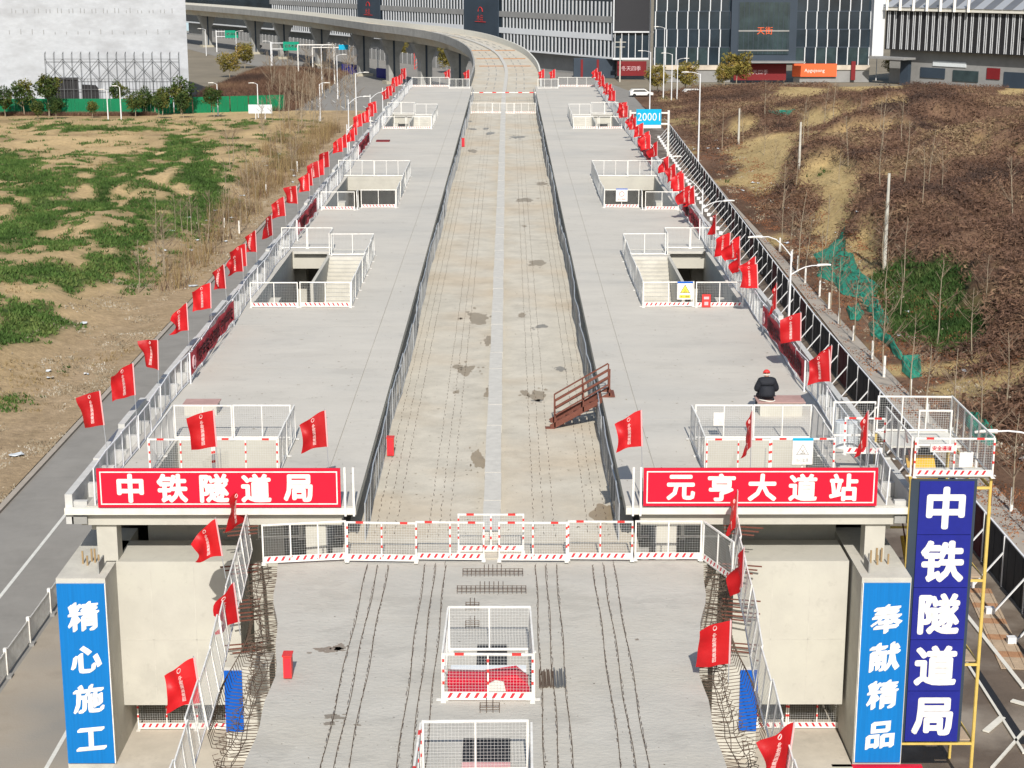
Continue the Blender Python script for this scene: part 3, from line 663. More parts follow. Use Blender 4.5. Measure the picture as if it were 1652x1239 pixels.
# ================================================================ GUARD PANELS
PAN = {}
def panel_meshes(kind, L):
    key = (kind, round(L, 1))
    if key in PAN: return PAN[key]
    L = round(L, 1); H = 1.2 if kind != 'outer' else 1.15; t = .045
    fr = MB('white'); wr = MB('wire'); kp = None
    if kind in ('inner', 'outer', 'side'): fr.mats[0] = {'outer':'lamp','inner':'steel','side':'white'}[kind]; t = .035; wr.mats[0] = 'darkwire' if kind == 'inner' else 'wire'
    for x in (0, L): fr.box(x-t/2, x+t/2, -t/2, t/2, 0, H)
    fr.box(t/2, L-t/2, -t/2, t/2, H-t, H); fr.box(t/2, L-t/2, -t/2, t/2, .03, .03+t)
    nm = max(1, round(L/.95)) if kind in ('white', 'caution', 'stair') else (1 if L < 1.5 else 2)
    for i in range(1, nm): x = L*i/nm; fr.box(x-.018, x+.018, -.018, .018, .075, H-t)
    if kind == 'white':
        kp = MB('white'); kp.box(t/2+.004, L-t/2-.004, -.008, .008, .02, .09)
        for x in (0, L): fr.box(x-.06, x+.06, -.14, .14, -.0, .012)
    if kind in ('stair', 'caution'):
        kp = MB('white'); kp.box(t/2+.004, L-t/2-.004, -.008, .008, .02, .22)
        x = .06
        while x < L-.2:
            for yy, o in ((-.0095, 1), (.0095, -1)):
                f = [(x,yy,.035),(x+.075,yy,.035),(x+.17,yy,.205),(x+.095,yy,.205)]; kp.face(f[::o], 'stripered')
            x += .21
        for x in (0, L): fr.box(x-.06, x+.06, -.14, .14, -.0, .012)
    if kind == 'caution':
        for x in [0]+[L*i/nm for i in range(1, nm)]+[L]:
            for z in (.42, .72, .98): fr.box(x-t/2-.003, x+t/2+.003, -t/2-.003, t/2+.003, z, z+.08, 'redpaint')
        for x in (L*.18, L*.82): fr.box(x-.11, x+.11, -t/2-.004, t/2+.004, H-t-.004, H+.004, 'redpaint')
    st_ = .075 if kind in ('white', 'caution', 'stair') else .1; r = .0055 if kind in ('white', 'caution', 'stair') else .006
    x = st_
    while x < L-.02: wr.bar((x,0,.08),(x,0,H-t), r, n=3); x += st_
    z = .08+st_
    while z < H-.05: wr.bar((t/2,0,z),(L-t/2,0,z), r, n=3); z += st_
    PAN[key] = (fr.mesh('panel'), wr.mesh('wire_mesh'), kp.mesh('kick_plate') if kp else None, H)
    return PAN[key]
def add_panel(parent, p, q, z, kind, lean=0.0):
    """p,q world xy; parent an unrotated Empty"""
    p, q = Vector(p), Vector(q); L = (q-p).length; fm, wm, km, H = panel_meshes(kind, L)
    pl = Vector(parent.location); o = obj('panel', fm, parent, loc=(p.x-pl.x, p.y-pl.y, z-pl.z)); jt = random.Random(int(p.x*977+p.y*131)); o.rotation_euler = (lean+jt.gauss(0,.018), jt.gauss(0,.004), math.atan2(q.y-p.y, q.x-p.x)+jt.gauss(0,.008))
    o.scale = (L/round(L, 1), 1, 1)
    obj('wire_mesh', wm, o, loc=(0,0,0))
    if km: obj('kick_plate', km, o, loc=(0,0,0))
    return o
def run(parent, pts, z, kind, L0=2.0):
    for a, b in zip(pts[:-1], pts[1:]):
        a, b = Vector(a), Vector(b); n = max(1, round((b-a).length/L0))
        for i in range(n):
            d = (b-a).normalized()*.03; add_panel(parent, a+(b-a)*(i/n)+d, a+(b-a)*((i+1)/n)-d, z, kind)
ORD = ['nearest', 'second', 'third', 'farthest']
for sgn in (-1, 1):
    side = 'left' if sgn < 0 else 'right'
    for k, (ya, yb, xa, xb) in enumerate(OPEN):
        t = thing('guard_rail', f'white mesh guard rails around the {ORD[k]} stair opening of the {side} platform', 'guard rail', (sgn*(xa+xb)/2, ya, P), group='guard rails round the stair openings')
        S = lambda x: sgn*x
        if k == 0:
            run(t, [(S(xa-.1),ya-.1),(S(xb+.1),ya-.1)], P, 'caution'); run(t, [(S(xa-.1),ya),(S(xa-.1),yb+.05)], P, 'white')
            run(t, [(S(xb+.1),ya),(S(xb+.1),yb+.05)], P, 'white'); run(t, [(S(xa),yb+.1),(S(xb+.1),yb+.1)], P, 'white')
        elif k in (1, 3):
            run(t, [(S(xa-.1),ya-.12),(S(9.2),ya-.12)], P, 'stair', 2.3); run(t, [(S(9.26),ya-.12),(S(xb),ya-.12)], P, 'stair', 2.3)
            run(t, [(S(xa-.1),ya),(S(xa-.1),yb-1.9)], P, 'white'); run(t, [(S(xa-.08),yb-1.8),(S(9.2),yb-1.8)], P, 'white', 2.3)
            run(t, [(S(9.3),yb-1.7),(S(9.3),yb+.3)], P, 'white'); run(t, [(S(9.3),yb+.4),(S(12.2),yb+.4)], P, 'white', 1.5)
        else:
            run(t, [(S(xa-.1),ya-.1),(S(9.1),ya-.1)], P, 'stair', 2.3); run(t, [(S(9.4),ya-1.1),(S(xb+.1),ya-1.1)], P, 'stair', 2.3)
            run(t, [(S(9.25),ya-1.1),(S(9.25),ya-.1)], P, 'white', 1); run(t, [(S(xa-.1),ya),(S(xa-.1),yb)], P, 'white'); run(t, [(S(xa-.1),yb+.1),(S(12.2),yb+.1)], P, 'white', 2.6)
    # outer fence
    t = thing('mesh_fence', f'long grey mesh fence along the outer edge of the {side} platform', 'fence', (sgn*11.8, Y0, P), group='mesh fences along the platforms')
    n = 87
    for i in range(n):
        y = Y0+.1+i*2.0; xo = 11.75+.06*math.sin(i*1.3)
        add_panel(t, (sgn*xo, y), (sgn*(11.75+.06*math.sin((i+1)*1.3)), y+1.96), P+.0, 'outer')
    # inner fence on the track bed
    t = thing('mesh_fence', f'row of white mesh barriers on the track bed against the {side} platform edge', 'fence', (sgn*3.85, Y0, TD), group='mesh fences along the platforms')
    rr = random.Random(5+sgn)
    xs_ = [3.80+.05*math.sin(i*.35)+rr.uniform(-.04, .04) for i in range(n+2)]
    for i in range(n-2):
        y = Y0+.3+i*2.0
        add_panel(t, (sgn*xs_[i], y), (sgn*xs_[i+1], y+1.97), TD, 'inner', lean=0)
    # far end
    t = thing('guard_rail', f'white mesh rails closing the far end of the {side} platform', 'guard rail', (sgn*8, 221, P), group='rails at the far platform ends')
    run(t, [(sgn*11.8, 221.6), (sgn*7.0, 221.6)], P, 'stair', 2.4); run(t, [(sgn*6.9, 218.5), (sgn*4.3, 218.5)], P, 'white', 2.4)
# rails across the track
t = thing('guard_rail', 'red and white caution barriers across the near mouth of the track bed', 'guard rail', (0, 46.8, TD))
for (a, b) in (((-4.15,46.75),(-2.15,46.72)),((-2.15,46.85),(-.2,46.8)),((-.95,47.5),(.95,47.5)),((.25,46.75),(2.2,46.72)),((2.25,46.85),(4.1,46.8))): add_panel(t, a, b, TD, 'caution')
t = thing('guard_rail', 'white barrier with striped kick plate closing the gap left of the track mouth', 'guard rail', (-5.3, 46.9, TD))
add_panel(t, (-6.55,46.5), (-4.2,46.85), TD, 'stair')
t = thing('guard_rail', 'white barrier with striped kick plate closing the gap right of the track mouth', 'guard rail', (5.3, 46.9, TD))
add_panel(t, (4.2,46.85), (6.1,46.85), TD, 'stair'); add_panel(t, (6.15,46.8), (6.75,45.0), TD, 'stair')
for sgn, nm in ((-1,'left'),(1,'right')):
    t = thing('mesh_fence', f'leaning white mesh panels along the {nm} edge of the near deck', 'fence', (sgn*7, 40, TD), group='mesh fences along the near deck')
    pts = [(sgn*7.1,48.0),(sgn*6.95,46.0),(sgn*6.85,44.0),(sgn*6.75,42.0),(sgn*6.6,40.0),(sgn*6.45,38.0),(sgn*6.4,36.0),(sgn*6.3,34.0),(sgn*6.2,32.0),(sgn*6.15,30)]
    for i, (a, b) in enumerate(zip(pts[:-1], pts[1:])): add_panel(t, a, b, TD-.15-.05*(i % 2), 'side', lean=(.12 if sgn < 0 else -.12))
t = thing('guard_rail', 'red and white barriers across the track at the far end of the station', 'guard rail', (0, 200, TD))
run(t, [(-3.7,196),(3.7,196)], TD, 'stair', 2.4)
b = MB('white'); b.bar((-4,213,TD+1.1),(4,213,TD+1.1), .09); b.bar((-4,213,TD),(-4,213,TD+1.2), .08); b.bar((4,213,TD),(4,213,TD+1.2), .08)
for x in (-3,-1.4,.2,1.8,3.2): b.box(x, x+.5, 212.94, 213.06, TD+1.04, TD+1.16, 'redpaint')
solo('barrier_pole', b, 'red and white pole across the track beyond the far barriers', 'barrier')
# barriers in the gap under the cross beams
for sgn, nm in ((-1,'left'),(1,'right')):
    t = thing('guard_rail', f'caution barriers on the lower floor under the {nm} cream beam', 'guard rail', (sgn*9, 49.2, 1.6), group='barriers on the lower floor')
    run(t, [(sgn*11.1,49.3),(sgn*7.4,49.3)], 1.6, 'caution')
    t = thing('guard_rail', f'tall white rail panels below the {nm} platform end beside the column', 'guard rail', (sgn*5.5, 49.6, TD-.6), group='rails below the platform ends')
    run(t, [(sgn*7.3,50.5),(sgn*4.6,50.5)], TD-.6, 'white', 1.4)
# boxes on the near deck
t = thing('guard_rail', 'small pen of caution barriers over the red-covered hatch on the near deck', 'guard rail', (0, 37.2, TD))
zz = TD-.05
add_panel(t, (-1.02,37.25), (1.08,37.25), zz, 'caution'); add_panel(t, (-.98,40.2), (1.05,40.2), zz, 'white'); add_panel(t, (-1.05,37.3), (-1.0,40.15), zz, 'white'); add_panel(t, (1.12,37.3), (1.08,40.15), zz, 'white')
t = thing('guard_rail', 'small pen of white mesh panels at the bottom edge of the photo', 'guard rail', (0, 32, TD))
add_panel(t, (-1.32,33.6), (.92,33.6), zz, 'white'); add_panel(t, (-1.42,30.9), (-1.36,33.5), zz, 'caution'); add_panel(t, (.98,30.9), (.98,33.5), zz, 'white'); add_panel(t, (-1.4,30.8), (1.0,30.8), zz, 'caution')
b = MB('black'); b.box(-.28,.48,38.6,40.6,TD-.046,TD-.03); solo('hatch', b, 'dark open hatch behind the red sheeting in the middle of the near deck', 'hatch')
b = MB('black'); b.box(-.5,.55,32.0,35.2,TD-.046,TD-.03); b.box(-.5,.55,32.6,33.9,TD-.025,TD+.03,'faded'); solo('hatch', b, 'dark hatch half covered by a pink board at the bottom of the photo', 'hatch')
b = MB('signred'); b.prism([(-.9,TD),(1.0,TD),(1.02,TD+.06),(.3,TD+.2),(-.2,TD+.12),(-.92,TD+.1)], 'y', 37.45, 37.85)
b.prism([(-.95,TD),(.98,TD),(.98,TD+.05),(.7,TD+.3),(-.1,TD+.18),(-.95,TD+.2)], 'y', 37.95, 38.5); solo('red_sheet', b, 'crumpled glossy red sheets lying inside the first barrier pen', 'sheet')
b = MB('plastic'); b.box(-.9,.95,38.65,38.9,TD-.05,TD+.14); solo('timber_beam', b, 'pale beam lying across behind the red sheets', 'beam')
b = MB('offwhite'); b.prism([(.05,TD+.1),(.45,TD+.1),(.40,TD+.34),(.2,TD+.38),(.02,TD+.28)], 'y', 37.42, 37.46); solo('plastic_bag', b, 'crumpled white plastic bag on the red sheets', 'bag')
rb = thing('rebar_bundle', 'short steel bars laid side by side right of the red sheet pen', 'steel bars', (*at(892,1110,TD-.05), TD-.05))
for i in range(20):
    x = -.32+i*.033; t = MB('rebar' if i < 11 else 'scaffold'); L = random.uniform(.9,1.1); d = random.uniform(-.05,.05)
    t.bar((x,d,.02+.02*(i % 2)),(x+random.uniform(-.02,.02),d+L,.02+.02*(i % 2)), .026, n=4); obj('bar', t, rb, loc=(0,0,0))

# ================================================================ SIGNS
def sign(name, x0, x1, y, z0, z1, m, label, cat='sign', border=None, th=.06):
    t = thing(name, label, cat, ((x0+x1)/2, y, z0)); b = MB(m); b.box(x0, x1, y, y+th, z0, z1); obj('board', b, t)
    if border:
        b = MB(border); g = .09; w = .035
        for (a, c, d, e) in ((x0+g, x1-g, z0+g, z0+g+w), (x0+g, x1-g, z1-g-w, z1-g), (x0+g, x0+g+w, z0+g+w, z1-g-w), (x1-g-w, x1-g, z0+g+w, z1-g-w)): b.box(a, c, y-.006, y-.001, d, e)
        obj('border', b, t)
    return t
def put_text(t, s, x, y, z, size, m='white', bold=.03, width=None, shear=0, name='lettering', sy=1, brush=False, rot=0):
    b = text_mb(s, size, m, bold, width=width, brush=brush); c_, s_ = math.cos(rot), math.sin(rot)
    b.v = [(v[0]*c_-v[2]*s_, v[1], v[0]*s_+v[2]*c_) for v in b.v]
    b.v = [(v[0]+shear*v[2]+x, y+v[1], v[2]*sy+z) for v in b.v]; return obj(name, b, t)
YS = 48.02
t = sign('banner_sign', -11.6, -4.43, YS, P+.02, P+1.22, 'signred', 'wide red sign with five white characters on the left platform end', 'sign', 'white')
for i, c in enumerate('中铁隧道局'): put_text(t, c, -10.62+i*1.235, YS-.012, P+.62, .90, bold=.038)
t = sign('banner_sign', 4.5, 11.4, YS, P+.05, P+1.22, 'signred', 'wide red sign with five white characters on the right platform end', 'sign', 'white')
for i, c in enumerate('元亨大道站'): put_text(t, c, 5.6+i*1.2, YS-.012, P+.63, .86, bold=.036)
b = MB('white')
for x in (-4.3, -4.05, 4.2, 4.42): b.box(x-.03, x+.03, YS-.03, YS+.03, P-.25, P+1.25)
solo('sign_post', b, 'thin white posts standing between the two big red signs', 'posts')
for sgn, chars, lab in ((-1, '精心施工', 'tall light blue panel with brush characters on the left column'), (1, '奉献精品', 'tall light blue panel with brush characters on the right column')):
    xa, xb = (-12.68, -11.28) if sgn < 0 else (10.9, 12.26)
    t = sign('column_sign', xa, xb, 46.88, 1.65, 7.35, 'blue', lab)
    zs = (6.35, 5.0, 3.75, 2.45) if sgn < 0 else (6.25, 5.05, 3.85, 2.55)
    for c, z in zip(chars, zs): put_text(t, c, (xa+xb)/2+.04, 46.865, z, .92, bold=.028, shear=.12, sy=1.02, brush=True, rot=.10)
    b = MB('white'); b.box(xb+.002 if sgn < 0 else xa-.03, xb+.03 if sgn < 0 else xa-.002, 46.88, 46.94, 1.65, 7.35); obj('edge_strip', b, t)
b = MB('signred'); b.box(10.2,12.9,46.7,46.86,1.45,1.6); solo('red_strip', b, 'thin red strip at the foot of the right column panel', 'strip')
# small boards
def small_sign(label, x, y, z, w, h, kind):
    t = sign('warning_sign', x-w/2, x+w/2, y, z, z+h, 'white', label, 'sign', th=.015)
    if kind in ('tri', 'yel'):
        b = MB('cyan' if kind == 'tri' else 'deepblue'); b.box(x-w/2, x+w/2, y-.004, y-.001, z+h*.9, z+h); obj('header', b, t)
        b = MB('ink' if kind == 'tri' else 'black'); a = w*.32; zc = z+h*.36
        tri = [(x-a,zc),(x+a,zc),(x,zc+a*1.75)]; inn = [(x-a*.82,zc+a*.1),(x+a*.82,zc+a*.1),(x,zc+a*1.55)]
        b.face([(p[0],y-.004,p[1]) for p in tri]); obj('symbol_edge', b, t)
        b = MB('white' if kind == 'tri' else 'signyellow'); b.face([(p[0],y-.007,p[1]) for p in inn]); obj('symbol', b, t)
        b = MB('black'); b.bar((x-.04,y-.009,zc+a*.25),(x+.05,y-.009,zc+a*.95), .03, .004); b.bar((x-.07,y-.009,zc+a*.9),(x+.07,y-.009,zc+a*.3), .025, .004); b.bar((x-.09,y-.009,zc+a*.25),(x+.09,y-.009,zc+a*.25), .03, .004); obj('figure', b, t)
        if kind == 'yel': b = MB('signyellow'); b.box(x-w*.36, x+w*.36, y-.004, y-.001, z+h*.08, z+h*.25); obj('caption_bar', b, t)
        put_text(t, '当心坠落' if kind == 'tri' else '当心滑跌', x, y-.008, z+h*.165, .13, 'ink' if kind == 'tri' else 'black', .01, width=w*.6)
    if kind == 'no':
        b = MB('deepblue'); b.box(x-w/2, x+w/2, y-.004, y-.001, z+h*.92, z+h); obj('header', b, t)
        b = MB('redink'); b.tube([(x+.16*math.cos(i*.3927), y-.005, z+h*.58+.16*math.sin(i*.3927)) for i in range(17)], .018, n=4); b.bar((x-.11,y-.006,z+h*.58+.11),(x+.11,y-.006,z+h*.58-.11), .03, .006); obj('symbol', b, t)
        put_text(t, '禁止翻越', x, y-.006, z+h*.18, .12, 'redink', .02, width=w*.7)
    return t
small_sign('white warning board with black triangle and blue top on the near right stair rail', 9.72, 51.2, P+.38, .64, .86, 'tri')
small_sign('white board with yellow triangle on the rail of the second right opening', 8.75, 78.0, P+.38, .72, .85, 'yel')
small_sign('white prohibition board with a red ring on the third right opening', 7.95, 111.0, P+.42, .75, .85, 'no')
b = MB('white'); b.box(7.42,7.76,55.36,55.4,P+.5,P+.95); solo('notice', b, 'blank white paper notice on the rail behind the near right opening', 'notice')
t = sign('fire_notice', 9.55, 9.95, 77.95, P+.02, P+.62, 'redpaint', 'small red board with white squares at the second right opening', th=.12)
b = MB('pale'); b.box(9.63,9.87,77.94,77.945,P+.40,P+.52); b.box(9.66,9.84,77.94,77.945,P+.12,P+.28); obj('print', b, t)
def ext_box(x, y, z, w, h, lab):
    t = thing('fire_box', lab, 'fire box', (x, y, z)); b = MB('redpaint'); b.box(x-w/2, x+w/2, y-.15, y+.15, z+.04, z+h); obj('cabinet', b, t)
    b = MB('stripered'); b.box(x-w/2+.03, x+w/2-.03, y-.165, y-.152, z+.08, z+h-.05); obj('door', b, t); b = MB('redpaint'); b.box(x-w/2-.02, x+w/2+.02, y-.17, y+.17, z+h, z+h+.03); obj('lid', b, t)
ext_box(-3.62, 57.6, TD, .24, .66, 'red fire box hanging on the barriers left of the track bed')
ext_box(-4.85, 38.6, TD-.05, .2, .6, 'red fire box on the near deck beside the left rebar edge')
ext_box(-3.7, 160, TD, .35, .8, 'distant red fire box by the left barriers of the track bed')

# banners on the outer fences
def banner(sgn, ya, yb, txt, lab):
    x = sgn*(11.62); L = yb-ya; n = 24
    t = thing('banner', lab, 'banner', (x, ya, P+.3), group='dark red banners on the platform fences')
    V = MB('banner'); z0, z1 = P+.28, P+1.15
    f = lambda i: (x-sgn*.03*math.sin(i*1.1), ya+L*i/n, z0+.03*math.sin(i*.9), z1+.02*math.cos(i*.8))
    for i in range(n):
        a, b = f(i), f(i+1); q = [(a[0],a[1],a[2]),(b[0],b[1],b[2]),(b[0],b[1],b[3]),(a[0],a[1],a[3])]; V.face(q)
    o = obj('cloth', V, t)
    tb = text_mb(txt, .62, 'pale', .03, width=L*.80)
    xs = x-sgn*.06
    # reads from the platform side: along +Y on the left side, along -Y on the right side
    tb.v = [(xs, (ya+yb)/2+(L*.05 if sgn < 0 else L*-.05)+(v[0] if sgn < 0 else -v[0]), (z0+z1)/2+v[2]) for v in tb.v]; obj('lettering', tb, t)
    c = (ya+.55) if sgn < 0 else (yb-.55); r = MB('pale'); r.tube([(xs, c+.26*math.cos(i*.3927), (z0+z1)/2+.26*math.sin(i*.3927)) for i in range(17)], .03, n=4); r.bar((xs,c,(z0+z1)/2-.12),(xs,c,(z0+z1)/2+.12), .08, .02); obj('emblem', r, t)
    b = MB('lamp')
    for yy in (ya, yb): b.bar((x, yy, P), (x, yy, P+1.2), .05)
    obj('pole', b, t)
banner(-1, 63.3, 73.9, '筑牢安全防线 守护平安', 'long dark red banner between the first and second openings of the left platform')
banner(-1, 97.5, 107.5, '质量第一 安全为先', 'dark red banner between the second and third openings of the left platform')
banner(-1, 139, 150, '安全生产 人人有责', 'distant dark red banner before the farthest opening of the left platform')
banner(1, 62.0, 72.7, '国家安全高于一切 强化安全发展理念', 'long dark red banner beside the sitting worker on the right platform')
banner(1, 98, 108, '质量第一 安全为先', 'dark red banner between the second and third openings of the right platform')
banner(1, 132, 146, '安全生产 人人有责', 'distant dark red banner before the farthest opening of the right platform')

# ================================================================ FLAGS
def flag_meshes(v):
    rr = random.Random(100+v); Wd, Hh = (.86, 1.12); nx, ny = 10, 10
    droop = (.30, .45, .18, .60, .38, .75, .5, .1)[v]; a1 = rr.uniform(.04,.09); ph = rr.uniform(0,6); taper = (.05,.16,.0,.25,.1,.3,.2,.12)[v]; kink = (0,.2,.05,.45,.12,.3,-.3,.25)[v]; a1 *= (1,1.3,1,1.5,1.2,2.2,1.8,1.6)[v]
    def S(u, w):   # u 0..1 away from the pole, w 0..1 downward
        L = Wd*(1-kink*.5*math.sin(w*math.pi)*u)
        x = -u*L*(1-.10*math.sin(u*2))
        z = -w*Hh*(1-taper*u)-droop*u**1.3*(1-.35*w)
        y = a1*1.4*u*math.sin(7.0*u+ph+3.2*w)+.10*u*u*math.cos(ph+3*w)+.03*u*math.sin(9*w+ph)
        return (x, y, z)
    c = MB('flag')
    for i in range(nx+1):
        for j in range(ny+1): c.v.append(S(i/nx, j/ny))
    for i in range(nx):
        for j in range(ny): c.f.append((i*(ny+1)+j, i*(ny+1)+j+1, (i+1)*(ny+1)+j+1, (i+1)*(ny+1)+j)); c.m.append(0)
    t = text_mb('中铁隧道集团', .135, 'flagtext', .03)   # runs down the cloth
    vs = []
    for (x, _, z) in t.v:
        u = .48+z/Wd*.9; w = .56+x/Hh*.95; p = S(min(max(u,0),1), min(max(w,0),1)); vs.append((p[0], p[1]-.012, p[2]))
    t.v = vs
    lg = MB('flagtext'); pts = []
    for i in range(13):
        a = i*math.pi/6; p = S(.48+.06*math.cos(a), .10+.05*math.sin(a)); pts.append((p[0], p[1]-.014, p[2]))
    lg.tube(pts, .012, n=3); t.add(lg)
    sl = MB('sleeve'); sl.tube([(.012, 0, 0), (.012, 0, -Hh)], .022, n=5)
    return c.mesh('cloth', True), t.mesh('print'), sl.mesh('sleeve')
FM = [flag_meshes(v) for v in range(8)]
POLE = {}
def flag(x, y, zb, zt, v, ang, tilt, label, group):
    t = thing('flag', label, 'flag', (x, y, zb), group=group); t.rotation_euler = (tilt[0], tilt[1], ang)
    h = round(zt-zb, 1)
    if h not in POLE: b = MB('steel'); b.tube([(0,0,0),(0,0,h+.04)], .014, n=5); POLE[h] = b.mesh('pole')
    obj('pole', POLE[h], t, loc=(0,0,0)); c = obj('cloth', FM[v][0], t, loc=(0,0,h)); obj('print', FM[v][1], c, loc=(0,0,0)); obj('sleeve', FM[v][2], t, loc=(0,0,h))
ones = ['', 'first','second','third','fourth','fifth','sixth','seventh','eighth','ninth','tenth','eleventh','twelfth','thirteenth','fourteenth','fifteenth','sixteenth','seventeenth','eighteenth','nineteenth','twentieth']
def ordw(i):
    if i <= 20: return ones[i]
    t = {2:'twenty',3:'thirty',4:'forty'}[i//10]
    return {2:'twentieth',3:'thirtieth',4:'fortieth'}[i//10] if i % 10 == 0 else t+' '+ones[i % 10]
LY = [(168,52.6),(201,56.5),(242,60.6),(302,67),(340,72),(367,76.5),(388,81),(397,82.5),(418,86),(441,91.5),(465,98),(488,104.5),(507,110.5),(511,112.5),(522,117),(526,119),(537,123),(559,133),(568,137),(581,143),(587,147),(597,153),(605,159),(612,164),(617,168),(637,187),(641,191),(646,196),(654,203),(659,208),(663,212),(668,217),(671,221)]
RY = [(1362,58),(1356,58.8),(1306,65),(1268,71),(1236,76),(1228,77.5),(1206,82),(1203,83.5),(1185,86.5),(1161,92.5),(1124,103),(1120,105.5),(1106,110),(1105,111.5),(1093,115.5),(1083,120),(1062,130),(1052,136),(1048,139),(1039,144),(1025,152),(1024,155),(1012,164),(1009,166),(1011,168),(992,182),(988,186),(983,192),(979,197),(975,203),(971,208),(968,212),(963,219)]
vv = random.Random(3)
for side, rows, sg in (('left', LY, -1), ('right', RY, 1)):
    for i, (px_, y) in enumerate(rows):
        x = sg*(12.3 if sg < 0 else 11.95)+vv.uniform(-.1,.1); v = vv.choice((0,1,2,3,4,5,6,7)); ang = vv.gauss(.1,.4)
        if (side, i) in (('left',9),('right',4-1),('right',9),('right',6)): ang = 1.1
        if (side, i) == ('left', 3): v = 3
        flag(x, y, P+.3, P+2.35+vv.uniform(-.12,.15), v, ang, (vv.uniform(-.03,.03), vv.uniform(-.09,.02)), f'red flag on the {side} parapet, {ordw(i+1)} of its row from the near end', f'red flags along the {side} parapet')
for i, (x, v, ang, wh) in enumerate(((-8.1,2,0,'left platform sign, over its third character'),(-4.8,1,.1,'left platform sign, at its right-hand end'),(4.55,1,0,'right platform sign, at its left-hand end'),(7.75,0,1.15,'right platform sign, over its middle character'),(11.2,0,1.0,'right platform sign, at its right-hand end'))):
    flag(x, 48.75, P, P+2.75, v, ang, (0,-.04), f'red flag standing behind the {wh}', 'red flags behind the two red signs')
for (x, y, zt, v, ang, ty, lab) in ((-7.35,48.3,9.8,0,1.0,.02,'narrow red flag hanging in front of the left red sign'),(-7.5,45.6,9.75,3,.1,-.12,'forked red flag at the far end of the left deck fence'),(-6.45,41.4,9.45,3,.75,-.1,'folded red flag above the left rebar edge'),(-6.5,36.2,9.55,1,0,-.1,'large red flag nearest the camera on the left deck fence'),
    (7.2,47.7,9.8,0,1.1,.05,'narrow red flag just below the right red sign'),(6.8,43.3,9.6,4,1.15,.06,'narrow red flag midway along the right deck fence'),(5.85,38.4,9.5,2,.1,.0,'wide red flag flying over the right rebar edge'),(6.3,32.7,9.5,1,.5,.12,'red flag cut by the bottom edge of the photo')):
    flag(x, y, 8.0, zt+.05, v, ang, (0, ty), lab, 'red flags along the near deck')
for (x, y, lab) in ((-6.9,222,'far'),(-4.4,221,'far'),(5.2,222,'far'),(6.6,222,'far')):
    flag(x, y, P, P+2.2, 1, .3, (0,0), 'small red flag at the %s end of the platforms, %s' % (lab, {-6.9:'leftmost of four',-4.4:'second of four from the left',5.2:'third of four from the left',6.6:'rightmost of four'}[x]), 'red flags at the far platform ends')

# ================================================================ PERSON, HATCHES, STEEL STAIR
def skin_body(name, verts, edges, radii, mats, parent, sub=2):
    me = bpy.data.meshes.new(name); me.from_pydata(verts, edges, []); o = bpy.data.objects.new(name, me); COL.objects.link(o)
    md = o.modifiers.new('s', 'SKIN'); s2 = o.modifiers.new('u', 'SUBSURF'); s2.levels = s2.render_levels = sub
    for i, r in enumerate(radii): me.skin_vertices[0].data[i].radius = (r if isinstance(r, tuple) else (r, r))
    me.skin_vertices[0].data[0].use_root = True
    dg = bpy.context.evaluated_depsgraph_get(); nm = bpy.data.meshes.new_from_object(o.evaluated_get(dg)); bpy.data.objects.remove(o)
    nm.name = name; nm.materials.clear(); nm.materials.append(MATS[mats]); nm.polygons.foreach_set('use_smooth', [True]*len(nm.polygons))
    q = bpy.data.objects.new(name, nm); COL.objects.link(q); q.parent = parent; return q
hz = P+.52
hatch = thing('hatch_box', 'low cream concrete box with a reddish board lid under the sitting worker', 'hatch', (10.15, 58.6, P))
b = MB('cream'); b.box(9.45,10.95,58.45,59.35,P,hz-.04); obj('box', b, hatch)
b = MB('plywood'); b.box(9.35,11.05,58.38,59.42,hz-.038,hz); obj('lid', b, hatch)
hatch = thing('hatch_box', 'low concrete box with a reddish board lid behind the near left stair opening', 'hatch', (-10.4, 58.6, P))
b = MB('cream'); b.box(-11.0,-9.85,58.6,59.3,P,hz-.14); obj('box', b, hatch)
b = MB('plywood'); b.box(-11.05,-9.8,58.55,59.35,hz-.138,hz-.1); obj('lid', b, hatch)
PNS = 1.1
pn = thing('person', 'worker in black padded jacket and red cap sitting on the low box', 'person', (9.72, 58.75, hz))
pn.scale = (PNS, PNS, PNS)
# body, local coords, facing +Y, seat at z=0; root = pelvis
V = [(0,0,.13),(0,.03,.30),(0,.08,.48),(0,.12,.60),(0,.17,.68),(0,.22,.76),(0,.25,.83),
     (-.10,.04,.10),(-.20,.42,.10),(-.22,.50,-.32),(-.22,.62,-.38),
     (.10,.04,.10),(.20,.42,.10),(.22,.50,-.32),(.22,.62,-.38),
     (-.20,.10,.55),(-.30,.14,.32),(-.16,.38,.24),(-.07,.44,.22),(.20,.10,.55),(.30,.14,.32),(.16,.38,.24),(.07,.44,.22)]
E_ = [(0,1),(1,2),(2,3),(3,4),(4,5),(5,6),(0,7),(7,8),(8,9),(9,10),(0,11),(11,12),(12,13),(13,14),(3,15),(15,16),(16,17),(17,18),(3,19),(19,20),(20,21),(21,22)]
Rr = [(.17,.14),(.16,.12),(.18,.12),(.12,.09),(.06,.06),(.085,.10),(.07,.085),.11,.085,.06,.05,.11,.085,.06,.05,.085,.065,.05,.035,.085,.065,.05,.035]
skin_body('body', V, E_, Rr, 'skin', pn)
